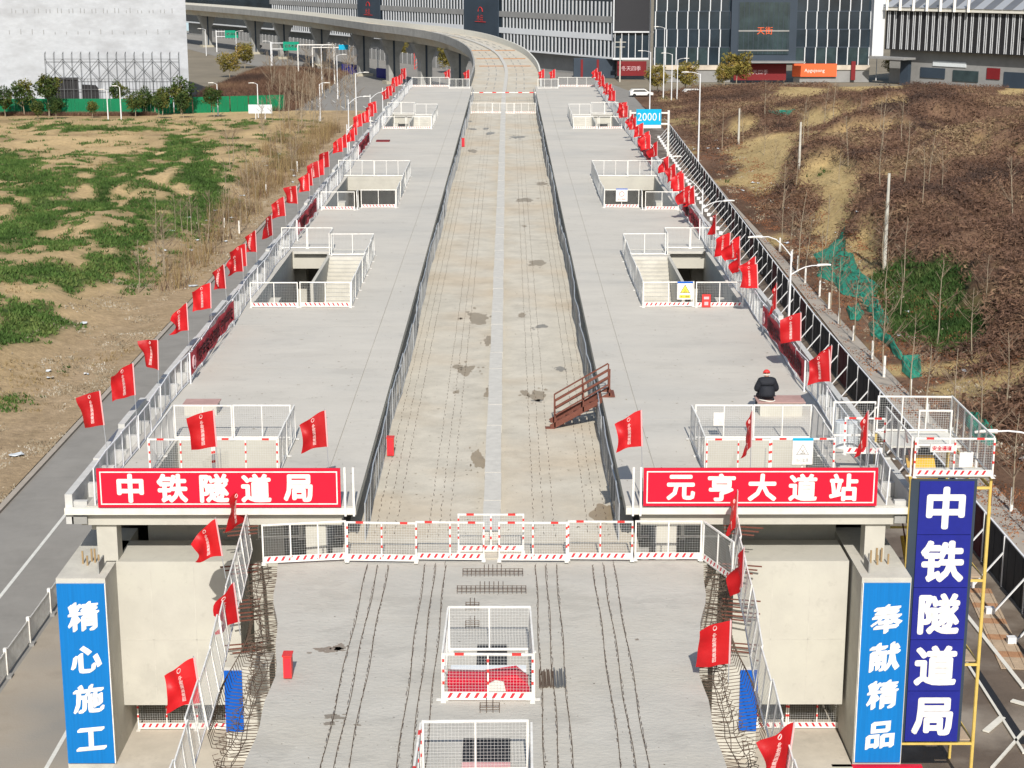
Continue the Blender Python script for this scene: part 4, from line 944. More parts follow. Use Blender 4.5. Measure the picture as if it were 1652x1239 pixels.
# padded jacket over torso and arms
V = [(0,-.03,.06),(0,.00,.24),(0,.06,.46),(0,.11,.62),(0,.15,.73),(-.20,.09,.59),(-.33,.13,.32),(-.18,.36,.25),(.20,.09,.59),(.33,.13,.32),(.18,.36,.25)]
skin_body('jacket', V, [(0,1),(1,2),(2,3),(3,4),(3,5),(5,6),(6,7),(3,8),(8,9),(9,10)], [(.30,.24),(.285,.22),(.27,.20),(.21,.16),(.13,.11),(.14,.14),(.11,.11),(.075,.075),(.14,.14),(.11,.11),(.075,.075)], 'jacket', pn)
V = [(0,.0,.06),(-.11,.05,.11),(-.205,.42,.11),(-.225,.50,-.30),(.11,.05,.11),(.205,.42,.11),(.225,.50,-.30)]
skin_body('trousers', V, [(0,1),(1,2),(2,3),(0,4),(4,5),(5,6)], [(.17,.15),.125,.10,.08,.125,.10,.08], 'trousers', pn)
bb = MB('offwhite'); bb.tube([(.255*math.cos(a)*1.0, -.03+.225*math.sin(a), .02+.02*math.sin(a*2)) for a in np.linspace(math.pi*1.08, math.pi*1.92, 9)], .02, n=6); obj('hem', bb, pn, loc=(0,0,0))
me = bpy.data.meshes.new('cap'); import bmesh
bm = bmesh.new(); bmesh.ops.create_uvsphere(bm, u_segments=16, v_segments=10, radius=.118)
bmesh.ops.delete(bm, geom=[v for v in bm.verts if v.co.z < -.03], context='VERTS')
for v in bm.verts:
    v.co.y *= 1.12
    if v.co.z < .01 and v.co.y > .05: v.co.y += .08
bm.to_mesh(me); bm.free(); me.materials.append(MATS['redpaint']); me.polygons.foreach_set('use_smooth', [True]*len(me.polygons))
c = bpy.data.objects.new('cap', me); COL.objects.link(c); c.parent = pn; c.location = (0,.235,.84); c.rotation_euler = (-.35,0,0)
bb = MB('offwhite'); bb.tube([(.112*math.cos(a), .225+.118*math.sin(a), .80) for a in np.linspace(math.pi*1.05, math.pi*1.95, 8)], .018, n=5); obj('hat_band', bb, pn, loc=(0,0,0))
# face and fingers (seen from other sides)
for s in (-1, 1):
    bb = MB('skin'); bb.tube([(s*.09,.20,.78),(s*.105,.19,.80),(s*.10,.195,.83)], .014, n=5); obj('ear', bb, pn, loc=(0,0,0))
    bb = MB('black'); bb.box(s*.034-.012, s*.034+.012, .295, .305, .80, .812); obj('eye', bb, pn, loc=(0,0,0))
    bb = MB('black'); bb.tube([(s*.22,.46,-.46),(s*.22,.60,-.48),(s*.22,.74,-.49)], .05, n=8, r1=.04); obj('shoe', bb, pn, loc=(0,0,0))
    for k in range(5):
        bb = MB('skin'); x = s*(.055-.018*k)+s*.02; bb.tube([(x,.46,.225),(x-s*.012,.50-.006*abs(k-2),.20),(x-s*.02,.49,.165)], .009, n=5, r1=.007); obj('finger', bb, pn, loc=(0,0,0))
bb = MB('skin'); bb.tube([(0,.29,.80),(0,.325,.775),(0,.30,.765)], .014, n=5); obj('nose', bb, pn, loc=(0,0,0))
bb = MB('stripered'); bb.box(-.025,.025,.292,.302,.742,.75); obj('mouth', bb, pn, loc=(0,0,0))

ss = thing('steel_stair', 'small rusty red steel stair from the track bed up to the right platform edge', 'stair', (2.4, 61.3, TD))
xa, xb, za, zb_ = 2.25, 4.35, TD, P+.12
for y in (61.15, 62.0):
    b = MB('rust'); b.bar((xa-.15,y,za+.05),(xb,y,zb_), .05, .2); obj('stringer', b, ss)
    for h in (1.0, .72, .42):
        b = MB('rust'); b.bar((xa,y,za+.1+h),(xb-.1,y,zb_+h-.03), .05); obj('handrail', b, ss)
    for f_ in (0, .5, .96):
        x = xa+(xb-xa)*f_; z = za+.1+(zb_-za-.1)*f_; b = MB('rust'); b.bar((x,y,z-.05),(x,y,z+1.0), .05); obj('post', b, ss)
for i in range(7):
    x = xa+.12+i*.3; z = za+.15+i*(zb_-za-.15)/7; b = MB('rust'); b.box(x, x+.24, 61.19, 61.96, z, z+.03); obj('tread', b, ss)
b = MB('rust'); b.box(xb-.12, xb+.12, 61.1, 62.05, P+.02, P+.06); obj('top_plate', b, ss)
b = MB('rust'); b.box(xa-.35, xa+.0, 61.1, 61.3, TD, TD+.05); obj('foot_plate', b, ss)

# ================================================================ ACCESS TOWER WITH NAVY SIGN
tw = thing('scaffold_tower', 'yellow scaffold stair tower with mesh cage beside the right platform', 'scaffold', (13.4, 50.5, 0))
TX0, TX1, TY0, TY1, TZ = 12.75, 14.75, 48.05, 53.0, 10.25
for (x, y) in ((TX0-.35,TY0),(TX1,TY0),(TX0-.35,TY1),(TX1,TY1),(TX1,50.5)):
    b = MB('yellow'); b.tube([(x,y,0),(x,y,TZ)], .055, n=8); obj('post', b, tw)
for z in (1.7, 4.3, 7.0, 9.9):
    for (p, q) in (((TX0-.35,TY0),(TX1,TY0)),((TX1,TY0),(TX1,TY1)),((TX0-.35,TY1),(TX1,TY1))):
        b = MB('yellow'); b.bar((*p,z),(*q,z), .07); obj('ledger', b, tw)
for k, z in enumerate((1.75, 4.35, 7.05)):
    b = MB('mat'); b.box(TX0-.3, TX1-.05, TY0+.1, TY0+1.0, z, z+.04); obj('deck_board', b, tw)
    b = MB('yellowpanel'); ya, yb = (TY0+1, TY1-.9); z2 = z+(2.65); b.bar((13.6, ya, z+.1),(13.6, yb, min(z2, 9.9)), .9, .08); obj('stair_flight', b, tw)
    b = MB('rust'); b.bar((13.1, ya, z+1.0),(13.1, yb, min(z2, 9.9)+.9), .04); obj('handrail', b, tw)
b = MB('yellowpanel'); b.box(TX0+.2, TX1-.1, TY0+1.2, TY0+1.25, 8.6, 9.5); obj('panel_board', b, tw)
b = MB('offwhite'); b.box(TX0-.33, TX1-.02, TY0+.05, TY0+.9, TZ-.06, TZ); obj('deck_board', b, tw); b = MB('offwhite'); b.box(TX0-.33, TX1-.02, 51.3, TY1, TZ-.06, TZ); obj('deck_board', b, tw); b = MB('offwhite'); b.box(11.9, TX0-.34, 51.8, 53.4, P+.55, P+.62); obj('deck_board', b, tw)
for s in (TX0-.33, TX1+.02): 
    b = MB('rust'); b.bar((s,TY0-.02,TZ-.9),(s,TY0-.02,TZ+1.1), .05); obj('stanchion', b, tw)
cage = thing('mesh_cage', 'white mesh guard cage round the top of the scaffold tower', 'guard rail', (13.5, 50, TZ))
add_panel(cage, (TX0-.3,TY0-.03), (TX1,TY0-.03), TZ, 'caution'); run(cage, [(TX1,TY0+.05),(TX1,TY1)], TZ, 'white', 2.5); add_panel(cage, (TX0-.35,TY1), (TX1,TY1), TZ, 'white')
run(cage, [(TX0-.38,TY0+.05),(TX0-.38,51.6)], TZ, 'white', 1.8); add_panel(cage, (11.1,51.6),(TX0-.42,51.5), P+.6, 'caution'); add_panel(cage, (11.1,53.6),(TX0-.3,53.6), P+.6, 'white')
add_panel(cage, (13.3,51.2),(14.3,51.2), TZ, 'white')
b = MB('white'); b.box(13.75,14.15,TY0-.07,TY0-.05,TZ+.3,TZ+.75); solo('notice', b, 'blank white paper on the front of the mesh cage', 'notice')
t = sign('warning_board', 13.3, 14.1, 49.6, TZ+.3, TZ+.54, 'white', 'white board with red lettering inside the mesh cage'); put_text(t, '安全通道', 13.65, 49.59, TZ+.42, .15, 'signred', .03)
# navy sign made of five sheets
ns = thing('tower_sign', 'tall navy sign of five stacked sheets with white characters on the scaffold tower', 'sign', (13.6, 47.95, 1.85))
nx0, nx1 = 12.62, 14.22; zt = 10.15; hh = 1.665
for i, c in enumerate('中铁隧道局'):
    z1 = zt-i*hh; z0 = z1-hh+.018; dx = .0
    b = MB('navy'); b.box(nx0+dx, nx1+dx, 47.90, 47.93, z0, z1); s_ = obj('sheet', b, ns)
    tb = text_mb(c, 1.30, 'white', .038); tb.v = [(v[0]+(nx0+nx1)/2, 47.89+v[1], v[2]*1.02+(z0+z1)/2) for v in tb.v]
    o = obj('lettering', tb, s_); o.location = (0,0,0)
b = MB('black'); b.box(nx0-.25, nx1+.1, 47.96, 47.975, 1.8, 10.2, 'darkpanel'); obj('backing', b, ns)
b = MB('lamp'); b.box(13.1,13.7,44.8,45.2,.0,1.6,); solo('cabinet', b, 'small white cabinet under the navy sign at the bottom edge', 'cabinet')
# trees of hoses/pipes beside tower
for i in range(10):
    x = 12.5+random.uniform(-.1,.3); y = 54+i*.8; b = MB('scaffold'); b.tube([(x,y,0),(x+random.uniform(-.1,.1),y,9.0)], .04, n=5)
    solo('scaffold_pole', b, 'grey scaffold pole standing in the gap beside the right platform', 'pole', 'scaffold poles beside the right platform')
b = MB('plastic'); 
b.tube([(11.75,54.6,P+.0),(11.75,54.6,P+.5),(11.75,54.6,P+.85)], .42, n=16, r1=.36); solo('water_tank', b, 'pale round water tank behind the bridge to the scaffold tower', 'tank')

# ================================================================ RIGHT SIDE: HOARDING, LAMPS, TREES
hd = thing('site_hoarding', 'long dark metal hoarding with white braces right of the station', 'hoarding', (20.9, 40, 0))
def hx(y): return 20.85+max(0, (y-110)/150*3.2)
y = 30; k = 0
PR = {}
while y < 250:
    xa, xb = hx(y), hx(y+3); ang = math.atan2(xb-xa, 3)
    key = k % 5 == 3
    if key not in PR:
        b = MB('hoardred' if key else 'hoard'); 
        for i in range(6): b.box(-.03-.015*(i % 2), .03-.015*(i % 2), i*.495+.006, i*.495+.49, .05, 2.15)
        PR[key] = b.mesh('panel')
    obj('panel', PR[key], hd, loc=(xa-hd.location.x, y-40, 0), rot=(0,0,-ang))
    if 'post' not in PR:
        b = MB('lamp'); b.box(-.09,-.03,-.03,.03,0,2.2); PR['post'] = b.mesh('post')
        b = MB('lamp'); b.bar((-.06,0,1.5),(-1.3,-.1,.02), .07, .05); PR['brace'] = b.mesh('brace')
        b = MB('lamp'); b.box(-1.55,-1.2,-.18,.08,0,.3); PR['foot'] = b.mesh('ballast')
        b = MB('lamp'); b.box(-.04,.04,0,2.98,2.16,2.21); PR['cap'] = b.mesh('top_rail')
    for nm in ('post','brace','foot','cap'): obj({'foot':'ballast','cap':'top_rail'}.get(nm, nm), PR[nm], hd, loc=(xa-hd.location.x, y-40, 0), rot=(0,0,-ang))
    y += 3; k += 1
def lamp(x, y, h, arms, label, group, r=.09):
    t = thing('street_lamp', label, 'street lamp', (x, y, 0), group=group)
    b = MB('lamp'); b.tube([(0,0,0),(0,0,h)], r, n=8, r1=r*.6); obj('pole', b, t, loc=(0,0,0))
    for (dx, dy, up, z0) in arms:
        L = math.hypot(dx, dy)
        pts = [(dx*s, dy*s, z0+up*math.sin(min(1, s*1.3)*math.pi/2)) for s in (0,.15,.3,.5,.75,1)]
        b = MB('lamp'); b.tube(pts, .04, n=6, r1=.03); a = obj('arm', b, t, loc=(0,0,0))
        b = MB('white'); ux, uy = dx/L, dy/L; e = pts[-1]
        b.tube([(e[0]-ux*.1,e[1]-uy*.1,e[2]),(e[0]+ux*.15,e[1]+uy*.15,e[2]+.02),(e[0]+ux*.5,e[1]+uy*.5,e[2]+.02),(e[0]+ux*.75,e[1]+uy*.75,e[2])], .085, n=8, r1=.05); obj('lamp_head', b, a, loc=(0,0,0))
# double-arm road lamps right of the station
for i, (x, y, lab) in enumerate(((19.75,58.5,'white lamp at the right edge of the photo, only one head in view'),(17.0,98,'white twin-arm lamp behind the second right stair opening'),(14.9,125.5,'white twin-arm lamp behind the third right stair opening'),(13.9,155,'white twin-arm lamp below the blue gantry sign'))):
    lamp(x, y, 8.6, [(-1.9,-.4,1.2,8.3),(1.7,.4,.5,7.2)] if i else [(-2.0,-.3,.5,8.3)], lab, 'white twin-arm lamps beyond the right platform')
for i, (px_, yt, Yd, h, lab) in enumerate(((620,105,228,8.7,'first'),(565,155,205,9.0,'second'),(600,155,215,8.8,'third'),(562,160,175,8.8,'fourth'))):
    x = CAM[0]+(px_-819)/2745*Yd
    lamp(x, Yd, h, [(1.9,.2,.9,h-.6)], f'curved white street lamp behind the left parapet, {lab} counted from the far end', 'curved lamps beyond the left platform')
for (px_, yb_, h, lab, dx) in ((1126,270,11.5,'tall white lamp pole right of the blue gantry sign',-1.0),(1048,180,10,'tall lamp left of the gantry sign before the glass mall',-.9),(1070,160,13,'tallest lamp with cluster head before the glass mall',-.8),(1083,165,8.6,'short lamp between tall ones before the glass mall',-.8),(1092,163,7.5,'slim lamp beside the yellow shrub before the mall',.8),(1283,122,5,'lamp before the orange shop board',-.5),(1320,126,4.5,'second lamp before the orange shop board',-.5),(1413,130,5,'lamp before the white corner pillar of the mall',.5),(1555,132,5,'lamp before the black finned hall',.6),(1632,136,5.5,'lamp at the right end of the black finned hall',-.6),(1258,130,3.8,'low white lamp post before the mall entrance',.6),
        (517,197,6.0,'white lamp post beside the left field road',.6) ,(575,195,7.5,'tall lamp post in front of the green hoarding end',.9),(352,188,5.3,'white lamp left of the road sign board',-.4),(417,192,5.6,'white lamp standing by the pale road sign',-.4),(175,200,5.2,'white lamp pole left of the scaffolded building opening',-.3),(196,198,5.6,'slim lamp pole in front of the green hoarding',-.3),(440,118,7,'lamp by the green direction sign',-.8),(520,150,9,'twin lamp beside the far road',.7),(545,160,8,'lamp beside the viaduct piers',.7),(382,95,7,'lamp behind the green direction sign',.8),(333,90,7,'lamp at the far left of the viaduct',-.8)):
    p = at(px_, yb_, 0); lamp(p[0], p[1], h, [(dx*1.6, -.2, .3, h-.1)], lab, 'distant street lamps', r=.11)
# concrete utility poles in the scrub
for (px_, yb_, h, lab) in ((1426,442,8.6,'bare concrete pole nearest the green weed patch'),(1288,300,7.6,'bare concrete pole in the middle of the scrub'),(1191,242,6.0,'bare concrete pole nearest the blue gantry sign'),(1000,128,9,'utility pole with crossarms beyond the right platform end')):
    p = at(px_, yb_, .5); b = MB('concrete'); b.tube([(p[0],p[1],-.3),(p[0],p[1],h)], .17, n=8, r1=.11)
    if h == 9: b.box(p[0]-1.2,p[0]+1.2,p[1]-.06,p[1]+.06,h-.8,h-.65); b.box(p[0]-1,p[0]+1,p[1]-.06,p[1]+.06,h-1.8,h-1.68)
    solo('utility_pole', b, lab, 'pole', 'concrete poles in the scrub')

def tree_meshes(seed, H, spread, nb, bare=True, r0=.06, crown=None, cr=(1,1,1), nl=0, lsz=.2):
    rr = random.Random(seed); b = MB('bark'); lean = (rr.uniform(-.06,.06), rr.uniform(-.06,.06))
    tp = lambda s: (lean[0]*H*s+.08*math.sin(s*5+seed), lean[1]*H*s+.08*math.cos(s*4+seed)-.08, H*s)
    b.tube([tp(s/5) for s in range(6)], r0, n=6, r1=r0*.3)
    tips = []
    for i in range(nb):
        s = rr.uniform(.3, .95); p = tp(s); a = rr.uniform(0, 6.28); L = spread*(1.1-s)*rr.uniform(.6, 1.3)+.25; up = rr.uniform(.6, 1.5)
        m_ = (p[0]+math.cos(a)*L*.5, p[1]+math.sin(a)*L*.5, p[2]+L*up*.45); e = (p[0]+math.cos(a)*L, p[1]+math.sin(a)*L, p[2]+L*up)
        b.tube([p, m_, e], r0*.34, n=4, r1=.008, m='twigs' if bare else None); tips.append(e)
        for k in range(3 if bare else 0):
            a2 = a+rr.uniform(-1, 1); l2 = L*rr.uniform(.3,.6); b.tube([m_, (m_[0]+math.cos(a2)*l2, m_[1]+math.sin(a2)*l2, m_[2]+l2*up)], .012, n=3, r1=.005, m='twigs')
    lv = None
    if crown:
        N = nl; u = RNG.normal(0, 1, (N, 3)); u /= np.linalg.norm(u, axis=1)[:,None]; rad = RNG.uniform(.35, 1, N)**.5
        lump = 1+.28*np.sin(u[:,0]*4+seed)+.22*np.cos(u[:,2]*5+u[:,1]*3+seed*2)
        C = u*(rad*lump)[:,None]*np.array(cr)+np.array([0,0,H-cr[2]*.55])
        C = C[C[:,2] > H*.22]; n = len(C); d = RNG.normal(0, 1, (n, 3, 3))*lsz
        lv = tri_mesh('crown', (C[:,None,:]+d).reshape(-1, 3), crown)
    return b.mesh('trunk'), lv
def tree(x, y, z, ms, label, cat, name, group=None, rz=0, sc=1, wash=False):
    t = thing(name, label, cat, (x, y, z), rz, group); t.scale = (sc, sc, sc); k = obj('trunk', ms[0], t, loc=(0,0,0))
    if ms[1]: obj('crown', ms[1], t, loc=(0,0,0))
    if wash: obj('whitewash', WASH, t, loc=(0,0,0))
WASHB = MB('whitewash'); WASHB.tube([(0,0,0),(.0,0,1.25)], .085, n=8, r1=.075); WASH = WASHB.mesh('whitewash')
BARE = [tree_meshes(s, 5.2+.4*(s % 3), 1.5, 16, r0=.05) for s in range(5)]
rr = random.Random(9); y = 50; i = 0
while y < 150:
    tree(24.0+rr.uniform(-.25,.25)+max(0,(y-110)/150*3), y, .0, BARE[i % 5], f'leafless sapling with whitewashed trunk, {ordw(i+1)} of the pavement row from the near end', 'tree', 'sapling', 'whitewashed saplings along the right pavement', rr.uniform(0,6), rr.uniform(.8,1.1), True)
    y += 5.2+rr.uniform(-.4,.4); i += 1
for i in range(46):
    y = 55+200*(i/46)**1.1+rr.uniform(-3,3); x = 28+rr.uniform(0, 8+y*.05); z = float(h_right(np.array(x), np.array(y)))
    tree(x, y, z, BARE[i % 5], 'slender leafless sapling standing in the brown scrub beyond the pavement', 'tree', 'sapling', 'leafless saplings in the right scrub', rr.uniform(0,6), rr.uniform(.6,1.15))
for i in range(50):
    y = 128+rr.uniform(0,150); x = -24.5-rr.uniform(0,5+(y-128)*.05); z = float(h_left(np.array(x), np.array(y)))
    tree(x, y, z, BARE[i % 5], 'thin leafless sapling in the thicket between the left road and the field', 'tree', 'sapling', 'leafless saplings beside the left road', rr.uniform(0,6), rr.uniform(.55,1.05), i % 9 == 0)
for i in range(44):
    px_, py_ = rr.uniform(430, 575), rr.uniform(120, 215); p = at(px_, py_, 0)
    tree(p[0], p[1], 0, BARE[i % 5], 'bare roadside tree in the distance between the left field and the viaduct', 'tree', 'bare_tree', 'bare trees by the far road', rr.uniform(0,6), rr.uniform(1.0,1.6))
ROUND = [tree_meshes(20+s, 3.6+.5*s, .8, 6, False, .08, 'crown', (1.5,1.5,1.4), 1500, .13) for s in range(3)]
YEL = [tree_meshes(30+s, 5.0, 1.2, 8, False, .1, 'crownyellow', (2.2,2.2,2.2), 2400, .16) for s in range(2)]
for i, (px_, yb_, sc) in enumerate(((8,190,1.1),(38,188,1.25),(78,190,1.3),(62,196,.8),(92,195,.8),(193,184,1.0),(218,190,.9),(262,188,1.0),(258,196,.8),(293,186,1.35),(296,194,.9),(344,192,.95),(236,186,1.0),(150,192,.6))):
    p = at(px_, yb_, 0); tree(p[0], p[1], 0, ROUND[i % 3], f'round evergreen street tree in front of the green hoarding, {ordw(i+1)} of the planted row', 'tree', 'street_tree', 'street trees before the green hoarding', i*1.3, sc)
for i, (px_, yb_, sc, lab) in enumerate(((1188,140,1.15,'large yellow-green shrub tree before the glass mall'),(1105,150,1.0,'yellow-green tree behind the tall lamps'),(1060,150,.9,'rusty brown tree beside the dark red shop sign'),(1168,142,.8,'small yellow tree left of the large shrub tree'),(640,100,1.0,'tree seen between the piers under the viaduct'),(725,118,1.1,'tree under the viaduct beside the station end'),(560,75,1.0,'tree behind the piers below the viaduct'),(1440,128,.8,'bush before the canopy of the black hall'),(1560,130,.7,'bush below the black finned hall'),(395,110,1.0,'brownish tree beside the far road'),(370,125,.9,'brownish bush on the slope beside the white building'))):
    p = at(px_, yb_, 0); tree(p[0], p[1], 0, YEL[i % 2], lab, 'tree', 'tree', 'trees in the distance', i*.9, sc)
# green nets lying on the scrub edge
mat('net', (.025, .25, .17), .9, .35, 4, 0, .5, 5, alpha=.82)
def net(x0, y0, pts, lab, z=.35):
    b = MB('net'); P_ = []
    for i in range(len(pts)):
        p, q = pts[i], pts[(i+1) % len(pts)]; P_ += [p, ((p[0]*2+q[0])/3+random.uniform(-2,2), (p[1]*2+q[1])/3+random.uniform(-1.5,1.5)), ((p[0]+2*q[0])/3+random.uniform(-2,2), (p[1]+2*q[1])/3+random.uniform(-1.5,1.5))]
    W = [at(p[0], p[1], z) for p in P_]; n = len(W); cx = sum(w[0] for w in W)/n; cy = sum(w[1] for w in W)/n
    rings = []
    for k in (1, .82, .62, .42, .2):
        ring = []
        for w in W:
            x = cx+(w[0]-cx)*k; y = cy+(w[1]-cy)*k; h = float(h_right(np.array(x), np.array(y)))+.06+(0 if k == 1 else random.uniform(.05,.38)); ring.append((x, y, h))
        rings.append(ring)
    for r in range(4):
        for i in range(n):
            j = (i+1) % n; b.face([rings[r][i], rings[r][j], rings[r+1][j]]); b.face([rings[r][i], rings[r+1][j], rings[r+1][i]])
    b.face(rings[4])
    solo('debris_net', b, lab, 'net')
net(0,0,[(1312,405),(1335,398),(1362,384),(1364,408),(1376,412),(1390,440),(1420,465),(1412,480),(1380,474),(1360,470),(1345,450),(1318,440),(1322,425)], 'large green debris net draped on the scrub edge by the lamp')
net(0,0,[(1365,492),(1385,488),(1395,500),(1385,512),(1372,510)], 'small green net scrap below the large net')
net(0,0,[(1400,515),(1415,512),(1425,530),(1445,548),(1460,575),(1450,572),(1425,545),(1405,535)], 'long thin strip of green net by the pavement')
net(0,0,[(1384,470),(1412,478),(1420,492),(1436,515),(1425,520),(1404,500),(1392,488)], 'narrow green net strip joining the large net to the pavement strip')
net(0,0,[(1455,572),(1485,568),(1488,600),(1470,606),(1455,592)], 'green net bundle beside the saplings')
net(0,0,[(1556,655),(1580,662),(1600,680),(1610,705),(1595,712),(1575,700),(1560,680)], 'green net heap behind the scaffold tower')
net(0,0,[(1228,186),(1262,190),(1285,196),(1270,203),(1245,198)], 'bright green net far off on the tan clearing', .8)
# duckboard mats in the yard
p0 = Vector((*at(1578,950,.03),0)); p1 = Vector((*at(1640,1085,.03),0)); dv = (p1-p0); L = dv.length; dv.normalize(); nvv = Vector((-dv.y, dv.x, 0))
dk = thing('duckboard', 'woven brown duckboard walkway laid across the wet yard', 'walkway', (p0.x, p0.y, .02))
for i in range(int(L/.55)):
    c = dv*(i*.55+.25); b = MB('mat' if i % 3 else 'board')
    for s in range(5): b.bar(c+nvv*(-.5)+dv*(-.22+.11*s)+Vector((0,0,.02)), c+nvv*.5+dv*(-.22+.11*s)+Vector((0,0,.02)), .07, .03)
    for s in (-.4, 0, .4): b.bar(c+nvv*s-dv*.26+Vector((0,0,.045)), c+nvv*s+dv*.26+Vector((0,0,.045)), .03, .02)
    obj('plank_section', b, dk, loc=(0,0,0))
for (x, y, l, a, m, lab) in ((1520,920,1.6,-.9,'pale','pinkish board lying beside the yellow scaffold post'),(1590,1180,1.4,.9,'offwhite','pale plank on the wet yard near the bottom right corner'),(1632,1130,1.2,-.7,'offwhite','short pale plank on the wet yard')):
    p = at(x, y, .05); b = MB(m); b.bar((p[0],p[1],.05),(p[0]+l*math.cos(a),p[1]+l*math.sin(a),.05), .22, .05); solo('plank', b, lab, 'plank')
# white guard fence along the left road
gf = thing('road_fence', 'white picket guard rail along the left road near the camera', 'fence', (-17.5, 40, 0))
y = 30; b = MB('white')
for i in range(24): b.box(-.02,.02,.06+i*.12,.11+i*.12,.12,1.0)
b.box(-.025,.025,0,2.95,.95,1.0); b.box(-.025,.025,0,2.95,.15,.2); pk = b.mesh('rail_section')
b = MB('white'); b.box(-.06,.06,-.06,.06,0,1.12); pst = b.mesh('post'); b = MB('greywall'); b.box(-.2,.2,-.16,.16,0,.1); pf = b.mesh('foot')
while y < 64: obj('rail_section', pk, gf, loc=(0,y-40,0)); q = obj('post', pst, gf, loc=(0,y-40-.03,0)); obj('foot', pf, q, loc=(0,0,0)); y += 3

# ================================================================ FAR VIADUCT
fv = thing('curved_viaduct', 'finished viaduct curving away to the left behind the station', 'viaduct', (0,224,0))
CP = [(0,222,4.9),(.2,240,5.0),(.3,262,5.0),(-.3,278,4.9),(-1.5,293,4.7),(-4.2,309,4.5),(-8.8,327,4.4),(-16,345,4.4),(-23.5,362,4.4),(-29.8,381,4.4),(-45,423,4.4),(-65.5,471,4.4),(-89,518,4.4),(-115,565,4.4),(-150,625,4.4),(-190,690,4.4)]
def dz_(y): t = min(1, max(0, (y-225)/130)); return 3.2*(t*t*(3-2*t))
import itertools
def catmull(P_, n=6):
    out = []
    A = np.array(P_); 
    for i in range(len(A)-1):
        p0, p1, p2, p3 = A[max(i-1,0)], A[i], A[i+1], A[min(i+2,len(A)-1)]
        for k in range(n):
            t = k/n; out.append(.5*((2*p1)+(-p0+p2)*t+(2*p0-5*p1+4*p2-p3)*t*t+(-p0+3*p1-3*p2+p3)*t**3))
    out.append(A[-1]); return np.array(out)
C_ = catmull(CP); T_ = np.gradient(C_[:,:2], axis=0); T_ /= np.linalg.norm(T_, axis=1)[:,None]; N_ = np.stack([T_[:,1], -T_[:,0]], 1)  # right normal
def sweep(name, prof, m, parent, widthmul=True):
    """prof: list of (offset, z); offsets given relative: tuples (k, d, z) -> k*halfwidth + d"""
    b = MB(m); n = len(prof)
    for i in range(len(C_)):
        for (k, d, z) in prof: o = k*C_[i,2]+d; b.v.append((C_[i,0]+N_[i,0]*o, C_[i,1]+N_[i,1]*o, z+dz_(C_[i,1])))
    for i in range(len(C_)-1):
        for j in range(n):
            jj = (j+1) % n; b.f.append((i*n+j, i*n+jj, (i+1)*n+jj, (i+1)*n+j)); b.m.append(0)
    b.f.append(tuple(range(n))); b.m.append(0); return obj(name, b, parent)
sweep('deck', [(-1,.25,TD-.02),(1,-.25,TD-.02),(1,-.25,TD-.4),(1,-1.6,TD-.7),(1,-2.2,TD-2.1),(-1,2.2,TD-2.1),(-1,1.6,TD-.7),(-1,.25,TD-.4)], 'track', fv)
sweep('parapet', [(-1,0,TD+.95),(-1,.22,TD+.95),(-1,.22,TD-.5),(-1,0,TD-.5)], 'darkconcrete', fv)
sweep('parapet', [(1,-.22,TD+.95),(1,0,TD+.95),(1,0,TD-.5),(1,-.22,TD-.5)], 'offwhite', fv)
sweep('plinth', [(0,-.25,TD+.22),(0,.25,TD+.22),(0,.25,TD-.015),(0,-.25,TD-.015)], 'plinth', fv)
for ang_i in range(2, len(C_)-1, 2):
    for s in (-2.6,-1.5,1.5,2.6):
        b = MB('plinth'); x, y = C_[ang_i,0]+N_[ang_i,0]*s, C_[ang_i,1]+N_[ang_i,1]*s; q = C_[min(ang_i+1, len(C_)-1)]; x2, y2 = q[0]+N_[ang_i,0]*s, q[1]+N_[ang_i,1]*s
        b.bar((x,y,TD+.0+dz_(y)),(x2,y2,TD+.0+dz_(q[1])), .10, .05, 'darkconcrete'); obj('sleeper_strip', b, fv)
for k, i in enumerate((15, 20, 26)):
    b = MB('orange'); x, y = C_[i,0], C_[i,1]; n = N_[i]*4; zz = TD+.03+dz_(C_[i,1]); b.bar((x-n[0],y-n[1],zz),(x+n[0],y+n[1],zz), .5, .06); obj('orange_strip', b, fv)
# outer parapet panels as separate blocks on the light side
for i in range(len(C_)-1):
    a = C_[i]; c = C_[i+1]; pa = a[:2]+N_[i]*(-a[2]+.11); pc = c[:2]+N_[i+1]*(-c[2]+.11)
for i, (px_, dep) in enumerate(((710,326),(660,345),(598,363),(543,389),(488,424),(440,451),(400,479),(360,516),(325,560))):
    j = int(np.argmin(abs(C_[:,1]-dep))); x, y = C_[j,0], C_[j,1]; a = math.atan2(T_[j,0], T_[j,1])
    t = thing('tmp', None, None); bpy.data.objects.remove(t)
    b = MB('darkconcrete'); zt_ = TD-2.1+dz_(y)-.05; b.prism([(-1.2,.6),(1.2,.6),(1.2,zt_-3.4),(2.7,zt_),(-2.7,zt_),(-1.2,zt_-3.4)], 'y', -1.0, 1.0)
    b.box(-.2,.2,-1.06,1.06,.6,zt_-.2,'darkpanel')
    o = obj('pier', b, fv, loc=(x, y-224, 0), rot=(0,0,-a)); b = MB('sunlitbase'); b.box(-1.9,1.9,-1.6,1.6,0,.6); obj('footing', b, o, loc=(0,0,0))

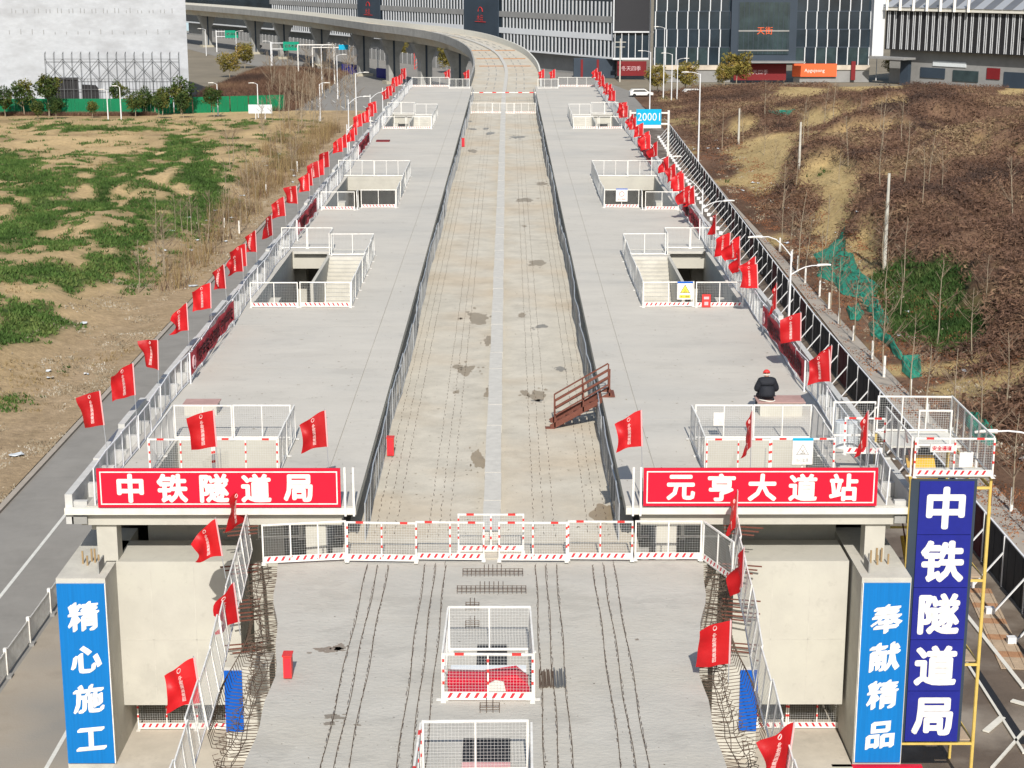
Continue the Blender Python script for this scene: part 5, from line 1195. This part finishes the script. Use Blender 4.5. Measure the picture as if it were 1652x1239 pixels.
# ================================================================ BACKGROUND BUILDINGS
wb = thing('white_building', 'windowless white rendered building with lattice scaffolding on its lower wall', 'building', (-90,300,0))
xr = -55.2
b = MB('facade'); b.prism([(-130,302),(xr,302),(xr-16,345),(-130,345)], 'z', 0, 30); obj('wall', b, wb)
b = MB('scaffold')
z0, z1 = 3.0, 12.6-4.2
xs = [xr-1.5-i*1.55 for i in range(16)]
for z in (1.5, 3.2, 5.0, 8.4): b.bar((xs[-1],301.3,z),(xs[0],301.3,z), .07)
for x in xs: b.bar((x,301.3,0),(x,301.3,9.2), .08); b.bar((x,301.3,9.2),(x,302,9.6), .08)
for i in range(len(xs)-1):
    for (za, zb) in ((5.0,6.7),(6.7,8.4)):
        b.bar((xs[i],301.25,za if (i % 2) ^ (za > 6) else zb),(xs[i+1],301.25,zb if (i % 2) ^ (za > 6) else za), .08)
sc_ = obj('scaffold', b, wb)
b = MB('scaffold')
for i in range(40): b.bar((xs[-1]+i*.6,301.5,.5),(xs[-1]+i*.6,301.5,5), .05)
tag(obj('scaffold_upright', b, wb), kind='stuff')
b = MB('black'); b.box(-80.5,-74.5,301.7,302.1,1.0,5.2); obj('opening', b, wb)
b = MB('black'); b.prism([(-73.9,1.0),(-71,1.0),(-71,3.3),(-71.5,3.9),(-73.9,4.0)], 'y', 301.7, 302.1); obj('opening', b, wb)
for (xa, xb, za, zb, m) in ((-95,-88.6,10.8,12.9,'black'),(-95,-88.8,7.2,9.3,'black'),(-95,-88.8,13.3,13.7,'redpaint'),(-95,-88.8,9.6,9.9,'redpaint'),(-95,-88.6,3.4,5.0,'black')):
    b = MB(m); b.box(xa, xb, 301.85, 302.2, za, zb); obj('window', b, wb)
b = MB('ink')
for k in range(44):
    z = 16.2 if k % 3 else 12.6; x = -86+k*.66; b.box(x, x+.12, 301.93, 302.0, z, z+random.uniform(.4,.9))
tag(obj('anchor_mark', b, wb), kind='stuff')
hg = thing('green_hoarding', 'green sheet hoarding in front of the white building', 'hoarding', (-60, 287, 0))
x = -130; k = 0; b = MB('hoardgreen')
for i in range(5): b.box(i*.6+.01,i*.6+.59,-.03+.02*(i % 2),.03+.02*(i % 2),0,2.7)
gm = b.mesh('panel')
while x < -40: obj('panel', gm, hg, loc=(x+60, (0 if x < -62 else (x+62)*.35), 0), rot=(0,0,0 if x < -62 else .33)); x += 2.98
b = MB('lamp'); p = at(420,183,1.2); b.box(p[0]-1.9,p[0]+1.9,p[1],p[1]+.1,1.2,2.6,'plastic'); b.box(p[0]-.8,p[0]-.7,p[1],p[1]+.1,0,1.2); b.box(p[0]+.7,p[0]+.8,p[1],p[1]+.1,0,1.2); solo('road_sign', b, 'pale rounded road sign before the green hoarding', 'sign')
b = MB('black'); b.box(-56,-46,318,322,0,5.5); 
# gantry signs
def gantry(px_, yb_, h, w, m, lab, txt=None, sw=None):
    p = at(px_, yb_, 0); t = thing('gantry_sign', lab, 'sign', (p[0], p[1], 0))
    b = MB('lamp'); b.tube([(0,0,0),(0,0,h)], .16, n=6); b.bar((0,0,h-.3),(w,0,h-.3), .14); b.bar((0,0,h-1.7),(w,0,h-1.7), .14); obj('post', b, t, loc=(0,0,0))
    b = MB(m); sw = sw or (w*.45, w); b.box(sw[0], sw[1], -.2, -.1, h-2.1, h+.0); obj('board', b, t, loc=(0,0,0))
    if txt:
        tb = text_mb(txt, .8, 'white', .03, width=(sw[1]-sw[0])*.8); tb.v = [(v[0]+(sw[0]+sw[1])/2, -.22, v[2]+h-1.0) for v in tb.v]; obj('lettering', tb, t, loc=(0,0,0))
gantry(438,108,6,5.5,'signgreen','green direction sign on a cantilever post beside the far road','元亨大道',(3,6.8))
gantry(350,84,6,5.5,'signgreen','smaller green direction sign nearer the white building','武汉站',(2.5,6.2))
gantry(370,60,6,5,'cyan','blue and white sign board seen under the viaduct','',(0,3.5))
gantry(404,64,6,5,'cyan','second blue sign board seen under the viaduct','',(0,4.2))
t = thing('gantry_sign', 'white road gantry carrying a cyan board with digits right of the station', 'sign', (20, 196, 0))
p0 = at(1035,200,0); Yg = 206; X0, X1 = 15.2, 19.8
b = MB('white'); b.tube([(X1,Yg,0),(X1,Yg,7.6)], .14, n=8); b.tube([(X0,Yg,0),(X0,Yg,7.6)], .14, n=8); b.bar((X0,Yg,7.3),(X1,Yg,7.3), .18); b.bar((X0,Yg,6.0),(X1,Yg,6.0), .18); obj('frame', b, t)
b = MB('cyan'); b.box(15.9,18.9,Yg-.25,Yg-.15,5.9,7.75); bo = obj('board', b, t)
put_text(t, '20001', 17.4, Yg-.27, 6.85, 1.35, 'white', .02, width=2.7)
b = MB('white'); b.box(15.9,18.9,Yg-.24,Yg-.15,5.5,5.88); obj('caption', b, t)
# white gantry left
for (xa_, xb_, yb_, zt_, lab) in ((482,540,135,8,'white road gantry frame left of the viaduct piers'),(505,610,120,6,'long white traffic arm with a blue plate across the far road')):
    a = at(xa_, yb_, 0); c = at(xb_, yb_, 0); b = MB('white'); b.tube([(a[0],a[1],0),(a[0],a[1],zt_)], .14, n=6); b.tube([(c[0],c[1],0),(c[0],c[1],zt_)], .14, n=6); b.bar((a[0],a[1],zt_),(c[0],c[1],zt_), .2)
    if zt_ == 6: b.box((a[0]+c[0])/2-1.4,(a[0]+c[0])/2+1.0,a[1]-.2,a[1]-.1,5.5,6.6,'cyan')
    solo('road_gantry', b, lab, 'gantry')

# --- mall
ml = thing('shopping_mall', 'long dark glass mall with pale vertical fins behind the viaduct', 'building', (40,380,0))
A = Vector((23.5,377,0)); B = Vector((-62,522,0)); d = (B-A); LL = d.length; d.normalize(); nrm = Vector((-d.y, d.x, 0));
if nrm.y > 0: nrm = -nrm
def quadwall(p, q, z0, z1, m, name='wall', off=0, th=.3, parent=ml):
    b = MB(m); p = Vector(p)+nrm*off; q = Vector(q)+nrm*off; r, s = p-nrm*th, q-nrm*th
    b.prism([(p.x,p.y),(q.x,q.y),(s.x,s.y),(r.x,r.y)], 'z', z0, z1); return obj(name, b, parent)
quadwall(A, B+d*100, 4.6, 30, 'glass', 'curtain_wall')
quadwall(A, B+d*100, 0, 4.2, 'greywall', 'podium', off=-2)
quadwall(A, B+d*100, 4.2, 4.58, 'fin', 'cornice', off=.3)
ZF = [(4.6,8.6),(8.6,12.4),(12.4,16.4),(16.4,20.4),(20.4,24.4)]
finm = {}
def fin(z0, z1, w, dep):
    k = (round(z1-z0,2), w, dep)
    if k not in finm: b = MB('fin'); b.box(-w/2, w/2, -dep, 0, 0, z1-z0-.03); finm[k] = b.mesh('fin')
    return finm[k]
ang = math.atan2(d.y, d.x)
segs = [(0,49,0),(49,66,1),(66,113,0),(113,127,1),(127,190,0)]
nfin = 0
for (s0, s1, kind) in segs:
    if kind == 1:
        quadwall(A+d*s0, A+d*s1, 4.6, 30, 'darkpanel', 'dark_panel', off=.45)
        c = A+d*((s0+s1)/2)+nrm*.55; tb = text_mb('水云', 1.6, 'redpaint', .02); b2 = MB('redpaint')
        tb.v = [(c.x-d.x*v[0]+nrm.x*.1, c.y-d.y*v[0]+nrm.y*.1, 11.5+v[2]) for v in tb.v]
        o = obj('logo_lettering', tb, ml); tb = MB('redpaint')
        tb.tube([(c.x-d.x*1.1*math.cos(a_), c.y-d.y*1.1*math.cos(a_), 12.9+1.1*math.sin(a_)) for a_ in np.linspace(0, math.pi, 7)], .09, n=4); tb.bar(c+d*2.6+Vector((0,0,10.5)), c-d*2.6+Vector((0,0,10.5)), .12); obj('logo', tb, ml)
        continue
    s = s0+.6
    while s < s1-.4:
        for r_, (za, zb) in enumerate(ZF[:3]):
            p = A+d*(s+.35*((r_*7+3) % 3-1)); nfin += 1
            if nfin < 285: obj('fin', fin(za, zb, .46, .12), ml, loc=(p.x-ml.location.x, p.y-ml.location.y, za), rot=(0,0,ang+math.pi))
            else:
                if 'rest' not in finm: finm['rest'] = MB('fin')
                u = d*.24; q1, q2 = p-u, p+u; q3, q4 = q2+nrm*.15, q1+nrm*.15; finm['rest'].prism([(q1.x,q1.y),(q2.x,q2.y),(q3.x,q3.y),(q4.x,q4.y)], 'z', za, zb-.03)
        s += 1.55
tag(obj('fin', finm['rest'], ml), kind='stuff')
b = MB('fin')
for r_, zz in enumerate((8.5, 12.3)):
    p, q = A+nrm*.05, A+d*190+nrm*.05; b.bar((p.x,p.y,zz+.3),(q.x,q.y,zz+.3), .3, 1.3, 'greywall' if r_ else 'fin')
obj('spandrel', b, ml)
# screen bay
b = MB('screen'); b.box(23.6,31.0,374.6,376,10.2,30); obj('led_screen', b, ml)
b = MB('glass'); b.box(23.6,31.0,375.2,376,4.6,10.0); obj('curtain_wall', b, ml)
b = MB('fin'); b.box(23.2,31.4,374.4,375.1,9.95,10.25); b.box(23.2,31.4,374.4,375.1,4.2,4.6); obj('transom', b, ml)
for i in range(6): b = MB('fin'); b.box(23.6+i*1.47,23.75+i*1.47,374.7,375.1,4.62,9.93); obj('mullion', b, ml)
for x in (23.2,31.05): b = MB('fin'); b.box(x,x+.25,374.3,375.1,4.6 if x > 30 else 10.3,30); obj('mullion', b, ml)
b = MB('shopred'); b.box(24.2,30.5,374.0,374.6,.8,3.9); o = obj('shop_sign', b, ml); tb = text_mb('冬天四季', 1.1, 'pale', .01, width=4.2); tb.v = [(v[0]+27.2, 373.9, v[2]+2.4) for v in tb.v]; obj('lettering', tb, ml)
b = MB('darkpanel'); b.box(15,24,379,382,0,4.2); b.box(16.5,17.0,378.8,379,0,4.0,'shopred'); b.box(20,20.5,378.8,379,0,4.0,'shopred'); obj('podium_wall', b, ml)
# frontal glass hall
gy = 366
b = MB('glass'); b.box(31.3,77,gy,gy+1,3.6,30); obj('curtain_wall', b, ml)
b = MB('glass2')
for i in range(20):
    for k_, zz in enumerate((3.7,7.4,11.1,14.8)):
        if (i*5+k_*7+i*i) % 6 == 0: b.box(31.6+i*2.26, 31.6+i*2.26+2.0, gy-.02, gy-.002, zz, zz+3.5)
tag(obj('lit_pane', b, ml), kind='stuff')
x = 31.6; i = 0
while x < 77:
    for r_ in range(4):
        if 47.5 < x < 61.0: break
        b = fin(3.6+r_*3.7, 7.3+r_*3.7, .2, .35); obj('mullion', b, ml, loc=(x+(.12 if r_ % 2 else -.05)-40, gy-.03-380, 3.6+r_*3.7))
    x += 2.26; i += 1
b = MB('darkpanel')
for zz in (7.3,11.0,14.7): b.box(31.3,77,gy-.06,gy-.003,zz-.15,zz+.1)
obj('transom', b, ml)
b = MB('darkpanel'); b.box(47.3,61.0,gy-2.2,gy-.1,4.5,17.6); pbx = obj('portal_box', b, ml)
b = MB('glass2'); b.box(48.8,59.4,gy-2.35,gy-2.21,5.9,16.6); obj('portal_glass', b, ml)
for i in range(11): b = MB('darkpanel'); b.box(48.8+i*1.03,48.9+i*1.03,gy-2.42,gy-2.36,5.9,16.6); obj('glazing_bar', b, ml)
b = MB('cap'); b.box(48.8,59.4,gy-2.46,gy-2.43,6.6,6.85,'greywall'); b.box(48.8,59.4,gy-2.46,gy-2.43,10.6,10.9,'greywall'); obj('floor_band', b, ml)
b = MB('greywall'); b.box(47.8,62.5,gy-6,gy-2.3,4.3,4.6); obj('canopy', b, ml)
tb = text_mb('天街', 1.7, 'shoporange', .02); tb.v = [(v[0]+54.3, gy-2.5, v[2]+10.8) for v in tb.v]; obj('lettering', tb, ml)
b = MB('shopred'); b.box(48.0,59.0,gy-3.0,gy-2.4,.6,4.0); b.box(31.3,47.6,gy-.6,gy,2.6,3.55,'shopbeige'); b.box(31.3,47.6,gy-.3,gy,0,2.5,'greywall'); b.box(61,77,gy-.6,gy,2.6,3.55,'shopbeige'); b.box(61,77,gy-.3,gy,0,2.5,'greywall'); obj('shopfront', b, ml)
tb = text_mb('冬天四季', 1.1, 'pale', .01, width=4.4); tb.v = [(v[0]+53, gy-3.05, v[2]+2.3) for v in tb.v]; obj('lettering', tb, ml)
b = MB('shoporange'); b.box(60.6,70.0,gy-.9,gy-.62,1.2,3.9); obj('shop_board', b, ml)
tb = text_mb('Apgujeong', 1.0, 'white', .02); tb.v = [(v[0]+65.3, gy-.95, v[2]+2.4) for v in tb.v]; obj('lettering', tb, ml)
b = MB('shopred'); b.box(73.0,73.9,gy-1.2,gy-.7,.5,4.4); obj('hanging_banner', b, ml)
b = MB('fin'); b.box(76.9,79.3,gy-2.5,gy+1,5.6,30); obj('corner_pillar', b, ml)
# black finned hall
bh = thing('finned_hall', 'black hall with paired white vertical fins and curved metal roof at the right', 'building', (95,345,0))
A2 = Vector((79.4,363,0)); B2 = Vector((118,318,0)); d2 = (B2-A2).normalized(); n2 = Vector((d2.y, -d2.x, 0)); n2 = n2 if n2.y < 0 else -n2
def wall2(s0, s1, z0, z1, m, off, name, th=.4):
    p, q = A2+d2*s0+n2*off, A2+d2*s1+n2*off; r, s = p-n2*th, q-n2*th; b = MB(m); b.prism([(p.x,p.y),(q.x,q.y),(s.x,s.y),(r.x,r.y)], 'z', z0, z1); return obj(name, b, bh)
wall2(0, 60, 7.0, 15.0, 'black', 0, 'black_wall'); wall2(0, 60, 0, 6.9, 'greywall', -2, 'podium'); wall2(0, 60, 15.0, 15.6, 'offwhite', .8, 'cornice', 1.2); wall2(-1, 8, 5.2, 5.6, 'greywall', 4, 'canopy', 4)
wall2(5, 7, 0, 5.2, 'darkpanel', 1, 'pillar', 1)
for (s0_, s1_, z0_, z1_, m_) in ((8,14,1.5,3.6,'darkpanel'),(16,22,1.2,3.4,'glass2'),(24,27,2,4.2,'shopred'),(28,34,.5,3.6,'darkpanel'),(11,19,4,5,'plastic'),(36,38,1,4,'black'),(41,44,2,4,'glass2')): wall2(s0_, s1_, z0_, z1_, m_, -1.8, 'shopfront', .3)
s = .7; k = 0
b = MB('fin'); b.box(-.075,.075,-.10,0,0,7.7); fm2 = b.mesh('fin'); a2 = math.atan2(d2.y, d2.x)
while s < 52:
    for ds in (0, .42):
        p = A2+d2*(s+ds)+n2*.03; obj('fin', fm2, bh, loc=(p.x-95, p.y-345, 7.15), rot=(0,0,a2))
    s += 1.5+(.25 if k % 4 == 1 else 0); k += 1
for i in range(26):
    s0_ = i*2.2; pts = []
    b = MB('roofmetal' if i % 2 else 'steel')
    for (dd, zz) in ((1.0,15.7),(-3,17.6),(-8,19.2),(-16,20.5)):
        p = A2+d2*s0_-n2*(-dd if dd > 0 else dd*-1 if False else -dd); 
        p = A2+d2*s0_+n2*dd; pts.append((p, zz))
    for j in range(3):
        p, z_ = pts[j]; q, w_ = pts[j+1]; e = d2*2.1; b.face([(*p.xy,z_),(*(p+e).xy,z_),(*(q+e).xy,w_),(*q.xy,w_)]); 
    obj('roof_panel', b, bh)
for i in range(7):
    p = A2+d2*(1+i*3.3)+n2*1.2; b = MB('white'); b.box(p.x-.25,p.x+.25,p.y-.25,p.y+.25,15.0,17.6); obj('roof_post', b, bh)
p = A2+d2*33+n2*.45; b = MB('black'); q = A2+d2*41+n2*.45; b.bar((p.x,p.y,12.2),(q.x,q.y,12.2), .1, 3.6); obj('sign_back', b, bh)
c = (p+q)/2+n2*.1; tb = text_mb('MEGA BOX', 1.15, 'shoporange', .03, width=6.8); tb.v = [(c.x+d2.x*v[0], c.y+d2.y*v[0], 10.9+v[2]) for v in tb.v]; obj('lettering', tb, bh)
for (ds, zz, m_) in ((-2,13.6,'redpaint'),(1.2,13.0,'white'),(2.2,13.0,'white'),(0,13.2,'deepblue')):
    b = MB(m_); pc = c+d2*ds; b.tube([(pc.x,pc.y,zz),(pc.x+n2.x*.2,pc.y+n2.y*.2,zz)], .4, n=10); obj('emblem', b, bh)
# far left buildings
fb = thing('office_block', 'pale blue building with window strips far left behind the viaduct', 'building', (-110,640,0))
b = MB('bluewall'); b.box(-135,-84,640,670,0,30); obj('wall', b, fb)
for i in range(4): b = MB('carglass'); b.box(-117+i*3.2,-114.6+i*3.2,639.8,640.1,13.5,16.4); obj('window', b, fb)
for i in range(6): b = MB('carglass'); b.box(-130+i*2.2,-128.6+i*2.2,639.8,640.1,4,7); obj('window', b, fb)
b = MB('shopred'); b.box(-84,-82.6,639,641,0,30); obj('corner_pillar', b, fb)
# low shops seen under the viaduct
for i, (px_, w, m_, lab) in enumerate(((340,9,'greywall','grey low shop far off under the left of the viaduct'),(410,9,'shopbeige','beige low shop far off under the viaduct'),(470,10,'pale','pink low shop behind the far road'),(560,12,'shopbeige','low beige shop row between the piers'),(640,12,'plastic','white low shop with dark door openings between the piers'),(700,9,'shopbeige','beige low shop nearest the last pier'))):
    p = at(px_, 68 if px_ > 500 else 52, 0); t = thing('shop', lab, 'shop', (p[0], p[1], 0)); b = MB(m_); b.box(-w/2, w/2, 0, 8, 0, 5.5); obj('wall', b, t, loc=(0,0,0))
    b = MB('shopred' if i % 2 else 'cyan'); b.box(-w/2, w/2, -.3, -.02, 3.6, 4.6); obj('shop_board', b, t, loc=(0,0,0))
    for k in range(4): b = MB('black'); b.box(-w/2+.6+k*w/4, -w/2+.6+k*w/4+w/7, -.15, -.01, 0, 2.8); obj('door', b, t, loc=(0,0,0))
# grey screen fence and slope under the viaduct
sf = thing('screen_fence', 'grey panel fence running along the far road below the viaduct', 'fence', (-40, 400, 0))
b = MB('greywall'); b.box(0,2.9,-.05,.05,0,2.6); b.box(2.9,3.0,-.08,.08,0,2.7,'lamp'); gm = b.mesh('panel')
pts = [at(720,112,0), at(600,95,0), at(480,76,0), at(330,58,0)]
for a, c in zip(pts[:-1], pts[1:]):
    a, c = Vector(a), Vector(c); n = int((c-a).length/3); 
    for i in range(n): q = a+(c-a)*(i/n); obj('panel', gm, sf, loc=(q.x+40, q.y-400, 0), rot=(0,0,math.atan2((c-a).y, (c-a).x)))
b = MB('navy'); 
for (x0_,x1_,yy) in ((552,592,118),(608,645,125)):
    a = at(x0_, yy, 0); c = at(x1_, yy+4, 0); b.bar((a[0],a[1],1.0),(c[0],c[1],1.0), .2, 2.2)
solo('dark_screen', b, 'dark blue site screens between the nearer piers', 'screen')
b = MB('terrainx') if False else MB('groundbase')
def bank_h(X, Y): return .02+2.2*sst(-58, -52, X)*sst(-36, -44, X)*sst(300, 312, Y)*sst(400, 370, Y)+(fbm(X/3, Y/3, 4)-.4)*.6
def bank_c(X, Y, Z): n = fbm(X/3, Y/4, 66)[:,None]; return np.array([.16,.085,.055])*(.5+n)
tag(obj('terrain', grid_mesh('terrain', np.arange(-56,-36,.8), np.arange(294,400,1.2), bank_h, tm, bank_c)), kind='structure')
X, Y = RNG.uniform(-56,-36,7000), RNG.uniform(294,400,7000)
tag(obj('brushwood', tri_mesh('brushwood', tufts(np.stack([X, Y, bank_h(X,Y), 0*X+1], 1), 8, .9, .04, .8, .9), 'brush')), kind='stuff')
X, Y = RNG.uniform(-120,-58,5000), RNG.uniform(284,286.5,5000)
tag(obj('hedge', tri_mesh('hedge', tufts(np.stack([X, Y, 0*X, 0*X+1], 1), 6, .7, .05, .5, .9), 'brush')), kind='stuff')
# cars
def car(x, y, rz, paint, lab, van=False):
    t = thing('parked_car', lab, 'car', (x, y, 0), rz, 'cars in the distance')
    h = 2.3 if van else 1.45; L = 5.0 if van else 4.4
    prof = [(-L/2,.35),(L/2,.35),(L/2,.8),(L/2-.9,1.0 if not van else 1.4),(L/2-1.5,h),(-L/2+.5,h),(-L/2,1.0)]
    b = MB(paint); b.prism(prof, 'y', -.88, .88); obj('body', b, t, loc=(0,0,0))
    for s in (-1, 1): b = MB('carglass'); b.prism([(L/2-1.15,1.0),(L/2-1.65,h-.15),(-L/2+.75,h-.15),(-L/2+.5,1.0)], 'y', s*.885, s*.9); obj('window', b, t, loc=(0,0,0))
    for wx in (-L/2+.8, L/2-.8):
        for s in (-1, 1): b = MB('black'); b.tube([(wx,s*.75,.33),(wx,s*.92,.33)], .33, n=12); obj('wheel', b, t, loc=(0,0,0))
for (px_, py_, rz, m_, lab, vn) in ((1034,156,.1,'carpaint','white car with dark windows near the blue gantry sign',False),(500,112,1.2,'black','dark car on the far road under the viaduct',False),(412,78,1.1,'black','dark car beyond the green direction sign',False),(470,140,1.3,'carpaint','white car on the far road left of the piers',False),(1120,156,.1,'carpaint','white car beside the yellow-green tree',False)):
    p = at(px_, py_, 0); car(p[0], p[1], rz, m_, lab, vn)
b = MB('redpaint'); pts = [at(673,60,0)]; 
a = at(672, 112, 0); 
for dz in range(10): b.bar((a[0]-.5, a[1], dz*.9),(a[0]+.5, a[1], dz*.9+.9), .08)
b.bar((a[0]-.5,a[1],0),(a[0]-.5,a[1],9.5), .12); b.bar((a[0]+.5,a[1],0),(a[0]+.5,a[1],9.5), .12); b.bar((a[0]-.5,a[1],9.3),(a[0]+3.4,a[1],9.0), .14)
solo('crane_mast', b, 'small red lattice mast beside the last viaduct pier', 'crane')
b = MB('shopred'); p = at(618,228,P); b.box(p[0]-.6,p[0]+.6,p[1]-.5,p[1]+.5,P+.005,P+.1); solo('board', b, 'small dark red board lying on the left platform beyond the third opening', 'board')
# parapet end walls, bag litter
for i in range(60):
    s = random.random()
    if s < .5: y = random.uniform(60,230); x = -24-random.uniform(0,7); z = float(h_left(np.array(x), np.array(y)))
    else: y = random.uniform(60,240); x = 25.5+random.uniform(0,7); z = float(h_right(np.array(x), np.array(y)))
    b = MB('plastic'); r_ = random.uniform(.1,.35); b.face([(x+r_*random.uniform(.6,1.3)*math.cos(a_), y+r_*random.uniform(.6,1.6)*math.sin(a_), z+.05+random.uniform(0,.12)) for a_ in np.linspace(0, 5.6, 8)])
    solo('litter', b, 'scrap of pale plastic litter lying on the rough ground', 'litter', 'pale litter on the verges')
